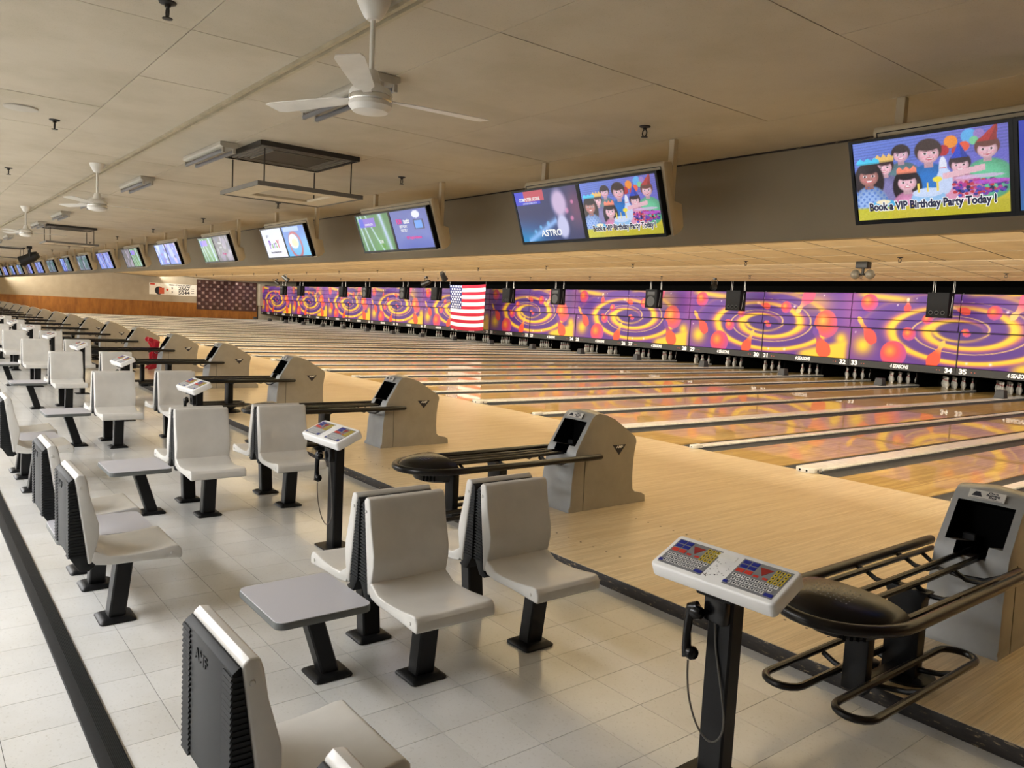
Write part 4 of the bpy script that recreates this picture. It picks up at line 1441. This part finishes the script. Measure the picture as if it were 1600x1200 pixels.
    img = blend(img, (np.abs(a_) < 0.035)*(u > 0.60)*(u < 0.86), sk)
    img = ell(img, u, v, 0.50, 0.76, 0.12, 0.10, (150, 195, 240))
    img = ell(img, u, v, 0.50, 0.70, 0.11, 0.06, (205, 220, 250))
    img = ell(img, u, v, 0.20, 0.80, 0.09, 0.055, (80, 175, 225))
    img = ell(img, u, v, 0.19, 0.775, 0.055, 0.03, (240, 225, 190))
    for x in (0.44, 0.50, 0.565):
        img = rect(img, u, v, x-0.006, x+0.006, 0.58, 0.69, (240, 215, 90))
    img = ell(img, u, v, 0.565, 0.55, 0.032, 0.035, (245, 225, 70))
    rs = np.random.RandomState(3)
    for i in range(130):
        x, y_ = rs.uniform(0.66, 0.99), rs.uniform(0.60, 0.77)
        c = [(60, 60, 150), (120, 60, 180), (190, 60, 150), (70, 90, 200), (200, 60, 70), (30, 30, 80)][rs.randint(6)]
        img = ell(img, u, v, x, y_, 0.014, 0.018, c)
    img = ell(img, u, v, 0.9, 0.63, 0.12, 0.03, (205, 90, 220), 0.8)
    img = ell(img, u, v, 0.82, 0.56, 0.16, 0.025, (225, 190, 235), 0.8)
    img = blend(img, sstep(v, 0.82, 0.86)*0.92, (200, 190, 40))
    # soft light from the left so the picture is not flat
    img = img*(0.86+0.22*np.clip(1-u*0.6-v*0.25, 0, 1))[..., None]+rs.normal(0, 5, u.shape)[..., None]
    return img

def pic_night():
    u, v = canvas(120, 68)
    img = np.zeros(u.shape+(3,))+np.array((24, 34, 92))
    img = blend(img, sstep(v, 0.4, 1.0)*(1-sstep(u, 0.0, 0.8)), (40, 140, 200))
    img = blend(img, 0.8*np.exp(-((u-0.95)/0.16)**2-((v-0.4)/0.4)**2), (120, 50, 90))
    for cx, cy, r in ((0.24, 0.80, 0.03), (0.34, 0.72, 0.03), (0.47, 0.66, 0.035), (0.80, 0.45, 0.04), (0.86, 0.6, 0.035), (0.9, 0.3, 0.03)):
        img = ell(img, u, v, cx, cy, r, r*1.8, (110, 190, 240) if cx < 0.6 else (220, 120, 170), 0.8, 0.6)
    d = np.abs((v-0.62)-(0.60-u)*0.75)
    img = blend(img, 0.85*np.exp(-(d/0.07)**2)*(u < 0.62)*(u > 0.1), (150, 195, 250))
    img = ell(img, u, v, 0.70, 0.30, 0.15, 0.34, (205, 180, 215), 0.95, 0.5)
    img = ell(img, u, v, 0.70, 0.74, 0.11, 0.28, (200, 200, 235), 0.95, 0.4)
    img = rect(img, u, v, 0.0, 0.42, 0.0, 0.27, (52, 60, 205))
    img = rect(img, u, v, 0.16, 0.48, 0.0, 0.20, (190, 66, 86))
    return img

def pic_green():
    u, v = canvas(96, 54)
    img = np.zeros(u.shape+(3,))+np.array((58, 118, 52))
    img = blend(img, 0.6*np.exp(-((u-0.6)/0.25)**2)*sstep(v, 0.2, 1), (96, 170, 80))
    for x0, sl in ((0.15, 0.3), (0.30, 0.55), (0.05, 0.15)):
        img = blend(img, 0.85*np.exp(-((u-x0-v*sl*0.6)/0.025)**2), (190, 215, 235))
    img = blend(img, 0.95*np.exp(-((u-0.74-0.12*v)/0.06)**2), (178, 200, 232))
    img = rect(img, u, v, 0.06, 0.56, 0.10, 0.34, (120, 90, 200))
    img = rect(img, u, v, 0.06, 0.20, 0.10, 0.34, (50, 70, 210))
    return img

def pic_flat(c1, c2, extra=None):
    u, v = canvas(72, 41)
    img = np.zeros(u.shape+(3,))+np.array(c1)
    img = blend(img, sstep(v+0.3*u, 0.2, 1.2), c2)
    if extra:
        img = extra(img, u, v)
    return img

def ex_ring(img, u, v):
    d = np.hypot((u-0.45)/0.26, (v-0.62)/0.40)
    img = blend(img, np.exp(-((d-1)/0.12)**2), (190, 50, 60))
    img = ell(img, u, v, 0.40, 0.50, 0.22, 0.26, (215, 232, 240))
    img = ell(img, u, v, 0.43, 0.55, 0.14, 0.14, (225, 220, 170))
    return rect(img, u, v, 0.05, 0.75, 0.02, 0.18, (210, 225, 245), 0.6)

def ex_blobs(seed, cols):
    rs = np.random.RandomState(seed)
    sp = [(rs.rand(), rs.rand(), rs.uniform(0.05, 0.2), rs.uniform(0.08, 0.35), cols[rs.randint(len(cols))]) for _ in range(16)]
    def f(img, u, v):
        for a, b, c, d, e in sp:
            img = ell(img, u, v, a, b, c, d, e, 0.85, 0.5)
        return img
    return f

TVW, TVH = 0.925, 0.528
def picture_mesh(name, img, w_=TVW-0.05, h=TVH-0.045):
    H, W_ = img.shape[:2]
    # vertices on the pixel centres, stretched to the edges
    uu, vv = np.meshgrid(np.linspace(-0.5, 0.5, W_), np.linspace(0.5, -0.5, H))
    pts = np.stack([uu*w_, vv*h, np.full_like(uu, 0.0)], -1)
    me = color_grid(name, pts[::-1], s2l(np.clip(img, 0, 255))[::-1])
    me.materials.append(M_SCREEN)
    return me

PM = {'party': picture_mesh('picture', pic_party()), 'night': picture_mesh('picture', pic_night()), 'green': picture_mesh('picture', pic_green()),
      'slate': picture_mesh('picture', pic_flat((84, 96, 172), (92, 108, 190), lambda i, u, v: ell(rect(rect(i, u, v, 0.60, 0.86, 0.26, 0.52, (40, 40, 90)), u, v, 0.63, 0.82, 0.30, 0.48, (90, 150, 235)), u, v, 0.70, 0.14, 0.11, 0.10, (225, 228, 245)))),
      'white': picture_mesh('picture', pic_flat((206, 212, 232), (226, 226, 240))),
      'cyan': picture_mesh('picture', pic_flat((70, 120, 205), (60, 175, 235), ex_ring)),
      'dark': picture_mesh('picture', pic_flat((66, 62, 70), (84, 80, 92), ex_blobs(4, [(120, 110, 140), (60, 60, 90), (150, 140, 160)]))),
      'ice': picture_mesh('picture', pic_flat((120, 150, 225), (90, 120, 210), ex_blobs(5, [(190, 205, 240), (70, 90, 190), (130, 110, 200)]))),
      'ice2': picture_mesh('picture', pic_flat((100, 110, 205), (110, 140, 225), ex_blobs(9, [(170, 185, 235), (60, 80, 180), (190, 170, 220)]))),
      'pale': picture_mesh('picture', pic_flat((150, 155, 175), (120, 125, 150), ex_blobs(11, [(200, 205, 225), (80, 85, 110), (60, 110, 100)]))),
      'blue': picture_mesh('picture', pic_flat((30, 50, 170), (46, 110, 160), lambda i, u, v: rect(i, u, v, 0.06, 0.45, 0.08, 0.30, (60, 50, 220))))}

tilt = math.radians(20.3)
tv_me = MB().box(-TVW/2, TVW/2, -TVH/2, TVH/2, -0.055, -0.001).mesh('television', bevel=0.004, seg=1)
tv_me.materials.append(M_BEZEL)
bz = MB()
for a in ((-TVW/2, TVW/2, TVH/2-0.016, TVH/2), (-TVW/2, TVW/2, -TVH/2, -TVH/2+0.026), (-TVW/2, -TVW/2+0.020, -TVH/2+0.026, TVH/2-0.016), (TVW/2-0.020, TVW/2, -TVH/2+0.026, TVH/2-0.016)):
    bz.box(a[0], a[1], a[2], a[3], -0.002, 0.005)
bz_me = bz.mesh('bezel', smooth=False)

def television(parent, x, pic, texts, s_=1.0):
    t = link('television', tv_me, None, parent, (x, -3.868, 2.672), (PI/2+tilt, 0, 0))
    t.scale = (s_, s_, 1)
    link('bezel', bz_me, M_BEZEL, t)
    link('picture', PM[pic], None, t, (0, 0.005, 0.0005))
    for q_, (tx, size, px_, py_, mat, bold, sx) in enumerate(texts):
        lettering(tx, size, mat, t, (px_, py_, 0.003+0.0012*(q_ if mat is M_EMK else 0)), bold=bold, sx=sx)
    return t

hp = [(-3.720, 2.430), (-3.905, 2.975), (-3.890, 3.005), (-3.800, 3.012), (-3.745, 2.715), (-3.640, 2.700), (-3.600, 2.520), (-3.640, 2.470)]
HWD = 0.875
def make_display():
    r = empty('overhead_score_display')
    MB().prism_x(hp, -HWD, HWD).build('housing', M_HOUSE, r, bevel=0.012, seg=2, angle=25)
    e = 0.0022
    t0, t1 = Vector((0, -3.7235-e, 2.442)), Vector((0, -3.902-e, 2.962))
    for xs in (-HWD+0.028, HWD-0.028):
        MB().tube([(xs, t0.y, t0.z), (xs, t1.y, t1.z)], 0.0032, 6).build('panel_seam', M_STRIP, r)
    MB().tube([(-HWD+0.028, t1.y, t1.z), (HWD-0.028, t1.y, t1.z)], 0.0032, 6).build('panel_seam', M_STRIP, r)
    for xs in (-0.80, 0.80):
        MB().box(xs-0.028, xs+0.028, -3.735, -3.685, 2.70, ZC-0.002).build('post', M_HOUSE, r, bevel=0.003, seg=1)
    for xs in (-0.5, 0.4):
        MB().box(xs-0.2, xs+0.2, -3.825, -3.79, 2.60, 2.74).build('screen_bracket', M_BEZEL, r, bevel=0.004, seg=1)
    return r
disp0 = make_display()
disp_t = tree(disp0)
BOOK = [('Book a VIP Birthday Party Today !', 0.066, 0.005, -0.158, M_EMW, 0.0072, 0.80), ('Book a VIP Birthday Party Today !', 0.066, 0.005, -0.158, M_EMK, 0.0030, 0.80)]
show = {2: [('party', BOOK), ('blue', [('COMPUTER SCORE', 0.04, -0.2, 0.15, M_EMW, 0.001, 0.8)])],
        1: [('night', [('COMPUTER SCORE', 0.046, -0.225, 0.168, M_EMW, 0.001, 0.78), ('COMPUTER SCORING SYSTEM', 0.022, -0.225, 0.132, M_EMW, 0.0, 0.7), ('ASTRO', 0.085, 0.0, -0.165, M_EMW, 0.002, 1.1)]), ('party', BOOK)],
        0: [('green', [('COMPUTER SCORE', 0.036, -0.12, 0.12, M_EMW, 0.001, 0.7), ('TEN', 0.06, 0.10, -0.12, M_EMW, 0.001, 1.0), ('TEX', 0.07, 0.12, -0.18, M_EMG, 0.001, 1.0)]),
            ('slate', [('FUN', 0.085, -0.25, 0.11, M_EMP, 0.003, 0.8), ('tastic', 0.085, -0.07, 0.11, M_EMW, 0.003, 0.8), ('BIRTHDAY', 0.05, -0.17, 0.045, M_EMW, 0.001, 0.8), ('PARTIES !', 0.05, -0.17, -0.005, M_EMW, 0.001, 0.8), ('VIP Tropical Adventure', 0.05, 0.02, -0.10, M_EMP, 0.002, 0.75)])],
        -1: [('white', [('P', 0.19, -0.19, -0.02, M_EMV, 0.006, 0.9), ('a', 0.15, -0.09, -0.03, M_EMG, 0.004, 0.9), ('r', 0.17, 0.0, -0.02, M_EMV, 0.004, 0.9), ('t', 0.17, 0.075, -0.02, M_EMG, 0.005, 0.9), ('Y', 0.19, 0.17, -0.02, M_EMR, 0.006, 0.9), ('Book your Birthday Party NOW', 0.042, 0.0, -0.15, M_EMK, 0.002, 0.8), ('JOY', 0.05, -0.20, 0.13, M_EMK, 0.002, 0.9)]), ('cyan', [])],
        -2: [('green', []), ('dark', [('FUNtastic', 0.06, -0.1, 0.12, M_EMW, 0.001, 0.8), ('PARTIES', 0.05, -0.1, 0.03, M_EMW, 0.001, 0.8), ('VIP Tropical', 0.05, 0.0, -0.10, M_EMP, 0.001, 0.8)])],
        -3: [('ice', []), ('ice2', [])], -4: [('dark', []), ('green', [])], -5: [('ice2', []), ('ice2', [])], -6: [('pale', []), ('pale', [])], -7: [('ice', []), ('pale', [])]}
for i, k in enumerate(range(2, -17, -1)):
    o = disp0 if i == 0 else copy_tree(disp_t)
    o.location = ((k+0.5)*P-0.06, 0, 0)
    sh = show.get(k, [(('pale', 'ice', 'dark', 'ice2')[k % 4], []), (('ice', 'pale', 'ice2')[k % 3], [])])
    s_ = 1.0 if k >= 1 else 0.955
    xa = -0.07 if k >= 1 else -0.03
    for sgn, (pic, tx) in zip((-1, 1), sh):
        television(o, xa+sgn*0.463*s_, pic, tx, s_)
    ex = {2: 'party picture on its left screen', 1: 'party picture on its right screen', 0: 'green and slate blue screens', -1: 'white Party screen and blue screen', -2: 'green and dark grey screens'}.get(k)
    if ex:
        lb = 'beige overhead twin-screen score display with %s' % ex
    else:
        lb = 'beige overhead twin-screen score display, %s along the soffit from the camera' % nth(i)
    tag(o, lb, 'score display', 'overhead score displays')

# ------------------------------------------------------------------ ceiling fans
def make_fan():
    r = empty('ceiling_fan')
    MB().lathe([(0, 0), (0.085, 0), (0.075, -0.03), (0.045, -0.085), (0.030, -0.10), (0, -0.10)], 20).build('canopy', M_FANW, r)
    MB().tube([(0, 0, -0.095), (0, 0, -0.36)], 0.013, 10).build('down_rod', M_FANW, r)
    MB().lathe([(0, -0.335), (0.032, -0.335), (0.048, -0.40), (0.095, -0.425), (0.105, -0.445), (0.105, -0.455), (0, -0.455)], 24).build('motor_housing', M_FANW, r)
    MB().lathe([(0, -0.452), (0.100, -0.452), (0.106, -0.462), (0.106, -0.478), (0.100, -0.486), (0, -0.486)], 24).build('chrome_band', M_CHROME, r)
    MB().lathe([(0, -0.486), (0.104, -0.486), (0.106, -0.505), (0.085, -0.530), (0.035, -0.540), (0, -0.542)], 24).build('hub_cap', M_FANW, r)
    for i in range(3):
        a = math.radians(84+120*i)
        m_ = Matrix.Rotation(a, 4, 'Z')
        tl = 0.12
        secs = []
        for (x, hw) in ((0.09, 0.02), (0.14, 0.022), (0.19, 0.045), (0.40, 0.055), (0.60, 0.062), (0.64, 0.05)):
            secs.append([(x, -hw, -0.462-hw*tl-0.002), (x, hw, -0.462+hw*tl-0.002), (x, hw, -0.462+hw*tl+0.002), (x, -hw, -0.462-hw*tl+0.002)])
        MB().sweep(secs).xf(m_).build('blade', M_FANW, r)
    return r
fan0 = make_fan()
fan_t = tree(fan0)
for i, x in enumerate((6.70, 0.05, -6.40, -12.9, -19.4)):
    o = fan0 if i == 0 else copy_tree(fan_t)
    o.location = (x, -6.86, ZC)
    tag(o, 'white three-blade ceiling fan on a short rod, %s from the camera' % nth(i), 'ceiling fan', 'ceiling fans')

# ------------------------------------------------------------------ unlit twin-tube fittings
def make_fitting():
    r = empty('strip_light_fitting')
    MB().prism_x([(-0.085, 0), (-0.085, -0.035), (-0.045, -0.055), (0.045, -0.055), (0.085, -0.035), (0.085, 0)], -0.61, 0.61).build('body', M_FIXT, r, bevel=0.003, seg=1)
    for y in (-0.05, 0.05):
        MB().tube([(-0.585, y, -0.080), (0.585, y, -0.080)], 0.019, 10).build('tube', M_TUBEOFF, r)
        for x in (-0.597, 0.597):
            MB().box(x-0.012, x+0.012, y-0.014, y+0.014, -0.100, -0.05).build('lamp_holder', M_FIXT, r, bevel=0.003, seg=1)
    return r
fit0 = make_fitting()
fit_t = tree(fit0)
for i in range(9):
    o = fit0 if i == 0 else copy_tree(fit_t)
    o.location = (5.08-3.05*i, -6.21, ZC-0.002)
    tag(o, 'unlit grey twin-tube strip light on the ceiling, %s from the camera' % nth(i), 'strip light', 'unlit strip lights')

# ------------------------------------------------------------------ air diffusers with hung deflector panels
def make_diffuser():
    r = empty('air_diffuser')
    w_ = 0.50
    def fr(h, t, z0, z1):
        return MB().box(-h, h, -h, -h+t, z0, z1).box(-h, h, h-t, h, z0, z1).box(-h, -h+t, -h+t, h-t, z0, z1).box(h-t, h, -h+t, h-t, z0, z1)
    fr(w_, 0.02, -0.045, -0.001).build('outer_frame', M_GRILLE, r, smooth=False)
    for i, h in enumerate((0.445, 0.40, 0.355)):
        fr(h, 0.016, -0.040, -0.02).build('vane', M_GRFR, r, smooth=False)
    fr(0.31, 0.014, -0.047, -0.005).build('core_frame', M_GRFR, r, smooth=False)
    MB().box(-0.297, 0.297, -0.297, 0.297, -0.04, -0.03).build('core_grille', M_GRILLE, r, smooth=False)
    MB().box(-0.47, 0.47, -0.47, 0.47, -0.012, -0.002).build('dark_throat', M_GRILLE, r, smooth=False)
    zp = -0.38
    fr(0.52, 0.22, zp-0.025, zp).build('deflector_panel', M_PANEL, r, bevel=0.002, seg=1)
    fr(0.532, 0.012, zp-0.035, zp+0.006).build('panel_edge', M_GRFR, r, smooth=False)
    for x in (-0.44, 0.44):
        for y in (-0.44, 0.44):
            MB().tube([(x, y, -0.06), (x, y, zp)], 0.007, 6).build('hanger_rod', M_GRILLE, r)
    return r
dif0 = make_diffuser()
dif_t = tree(dif0)
for i, x in enumerate((2.52, -10.55, -23.6)):
    o = dif0 if i == 0 else copy_tree(dif_t)
    o.location = (x, -5.55, ZC-0.001)
    tag(o, 'square ceiling air diffuser with a hung deflector panel, %s from the camera' % nth(i), 'air diffuser', 'air diffusers')

# ------------------------------------------------------------------ sprinklers, ceiling speaker, lamps
def make_sprinkler():
    r = empty('sprinkler_head')
    MB().lathe([(0, 0), (0.038, 0), (0.036, -0.006), (0.014, -0.012), (0, -0.012)], 14).build('escutcheon', M_SPR, r)
    MB().lathe([(0, -0.011), (0.014, -0.011), (0.012, -0.022), (0, -0.022)], 10).build('stem', M_SPR, r)
    lp = [(0.019*math.sin(2*PI*i/12), 0, -0.044+0.024*math.cos(2*PI*i/12)) for i in range(12)]
    MB().tube(lp, 0.0045, 6, closed=True).build('yoke', M_SPR, r)
    MB().lathe([(0, -0.068), (0.022, -0.068), (0.022, -0.072), (0, -0.073)], 10).build('deflector', M_SPR, r)
    return r
spr0 = make_sprinkler()
spr_t = tree(spr0)
first = True
plist = [(5.90-3.62*i, -7.59, ZC, 'back', i) for i in range(3)]+[(6.02-3.66*i, -4.19, ZC, 'front', i) for i in range(11)]
for (x, y, z, rowname, i) in plist:
    o = spr0 if first else copy_tree(spr_t)
    first = False
    o.location = (x, y, z-0.0005)
    o.scale = (1.15, 1.15, 1.15)
    tag(o, 'black sprinkler head on the seating ceiling, %s row, %s from the camera' % ('display-side' if rowname == 'front' else 'concourse-side', nth(i)), 'sprinkler', 'ceiling sprinklers')
for y, x0, z, rn in ((7.25, 2.55, 3.235+0.0377*0.73, 'first'), (12.6, 2.6, 3.255+0.0315*1.9, 'second')):
    for i in range(14):
        o = copy_tree(spr_t)
        o.location = (x0-3.66*i, y, z-0.001)
        o.scale = (1.5, 1.5, 1.5)
        tag(o, 'black sprinkler head on the ceiling over the lanes, %s row, %s from the right' % (rn, nth(i).replace('nearest', 'first')), 'sprinkler', 'lane sprinklers')

sp = empty('ceiling_speaker', (2.58, -7.87, ZC-0.0005))
tag(sp, 'round grey speaker grille set in the ceiling at the left edge', 'ceiling speaker')
MB().lathe([(0.10, 0), (0.125, 0), (0.122, -0.012), (0.10, -0.014)], 28).build('rim', M_FIXT, sp)
MB().lathe([(0, -0.010), (0.10, -0.010), (0.10, -0.004), (0, -0.004)], 28).build('grille', M_GRFR, sp)

def spot_lamp(loc, aim, s_, label):
    r = empty('spot_lamp', loc)
    tag(r, label, 'spot lamp', 'black spot lamps')
    MB().box(-0.04*s_, 0.04*s_, -0.04*s_, 0.04*s_, -0.05*s_, 0).build('ceiling_mount', M_LAMPB, r, bevel=0.004, seg=1)
    MB().tube([(-0.11*s_, 0, -0.20*s_), (-0.11*s_, 0, -0.06*s_), (0.11*s_, 0, -0.06*s_), (0.11*s_, 0, -0.20*s_)], 0.012*s_, 6).build('yoke', M_LAMPB, r)
    b = MB().lathe([(0, -0.16), (0.06, -0.16), (0.085, -0.08), (0.09, 0.08), (0.105, 0.15), (0.10, 0.15), (0.085, 0.10), (0, 0.09)], 16)
    z = Vector(aim).normalized()
    x = z.cross(Vector((0, 0, 1))).normalized()
    y = z.cross(x)
    mt = Matrix((x, y, z)).transposed().to_4x4()
    b.xf(Matrix.Translation((0, 0, -0.22*s_)) @ mt @ Matrix.Scale(s_, 4)).build('lamp_barrel', M_LAMPB, r)
    return r
spot_lamp((-21.6, -5.1, ZC-0.001), (-0.5, -1, -0.6), 1.9, 'large black spot lamp hanging among the far left displays')
def zl2(y):
    return 3.255+(14.5-y)*0.0315-0.001
def zl1(y):
    return 3.235+(7.98-y)*0.0377-0.001
spot_lamp((-6.6, 13.3, zl2(13.3)), (0.5, -1, -0.8), 1.1, 'small black spot lamp on the lane ceiling above lane thirty-one')
spot_lamp((-23.0, 11.9, zl2(11.9)), (-1, -0.6, -0.5), 1.5, 'black barrel spot lamp left of the flag on the lane ceiling')
spot_lamp((-17.3, 9.2, zl2(9.2)), (-0.3, 0.6, -0.6), 1.3, 'black spot lamp on the lane ceiling straight above the flag')
spot_lamp((-34.5, 9.3, zl2(9.3)), (0.5, 0.6, -0.6), 1.4, 'black spot lamp on the far lane ceiling, left of the first speakers')
spot_lamp((-44.0, 12.5, zl2(12.5)), (0.5, 0.6, -0.6), 1.2, 'small black spot lamp above the far left masking panels')
tw_ = empty('twin_globe_light', (1.48, 7.86, zl1(7.86)))
tag(tw_, 'black ceiling box carrying two round grey globes over the lanes', 'light')
MB().box(-0.13, 0.13, -0.10, 0.10, -0.14, 0).build('box', M_LAMPB, tw_, bevel=0.008)
MB().tube([(0, 0, -0.13), (0, 0, -0.27)], 0.03, 8).tube([(-0.14, 0, -0.27), (0.14, 0, -0.27)], 0.025, 8).build('arm', M_LAMPB, tw_)
for s_ in (-1, 1):
    pr_ = [(0.105*math.sin(PI*i/10), -0.105*math.cos(PI*i/10)) for i in range(11)]
    MB().lathe(pr_, 16, (s_*0.165, 0, -0.27)).build('globe', M_GLOBE, tw_)

# ------------------------------------------------------------------ red ball ramp on the approach
rp = empty('ball_ramp', (-9.30, -3.95, 0.001))
tag(rp, 'red plastic ball ramp standing on the approach beside a far ball return', 'ball ramp')
pf = [(-0.16, 0.66), (-0.05, 0.72), (0.06, 0.66), (0.02, 0.50), (0.0, 0.36), (0.10, 0.20), (0.42, 0.06), (0.60, 0.0), (0.28, 0.0), (0.05, 0.10), (-0.04, 0.02), (-0.20, 0.0), (-0.20, 0.04), (-0.10, 0.14), (-0.12, 0.34), (-0.08, 0.50)]
for s_ in (-1, 1):
    MB().prism_x(pf, s_*0.14-0.015, s_*0.14+0.015).build('side_plate', M_RED, rp, bevel=0.006, angle=20)
    MB().lathe([(0, -0.03), (0.055, -0.025), (0.06, 0), (0.055, 0.025), (0, 0.03)], 14, (s_*0.14, -0.15, 0.70), 'x').build('knob', M_RED, rp)
MB().tube([(-0.13, -0.06, 0.45), (0.13, -0.06, 0.45)], 0.02, 8).build('cross_bar', M_RED, rp)
MB().tube([(-0.13, 0.30, 0.05), (0.13, 0.30, 0.05)], 0.02, 8).build('cross_bar', M_RED, rp)
for s_ in (-1, 1):
    MB().tube([(s_*0.07, 0.0, 0.62), (s_*0.07, 0.03, 0.40), (s_*0.07, 0.14, 0.22), (s_*0.07, 0.40, 0.08), (s_*0.07, 0.58, 0.02)], 0.014, 8).build('ball_track', M_RED, rp)
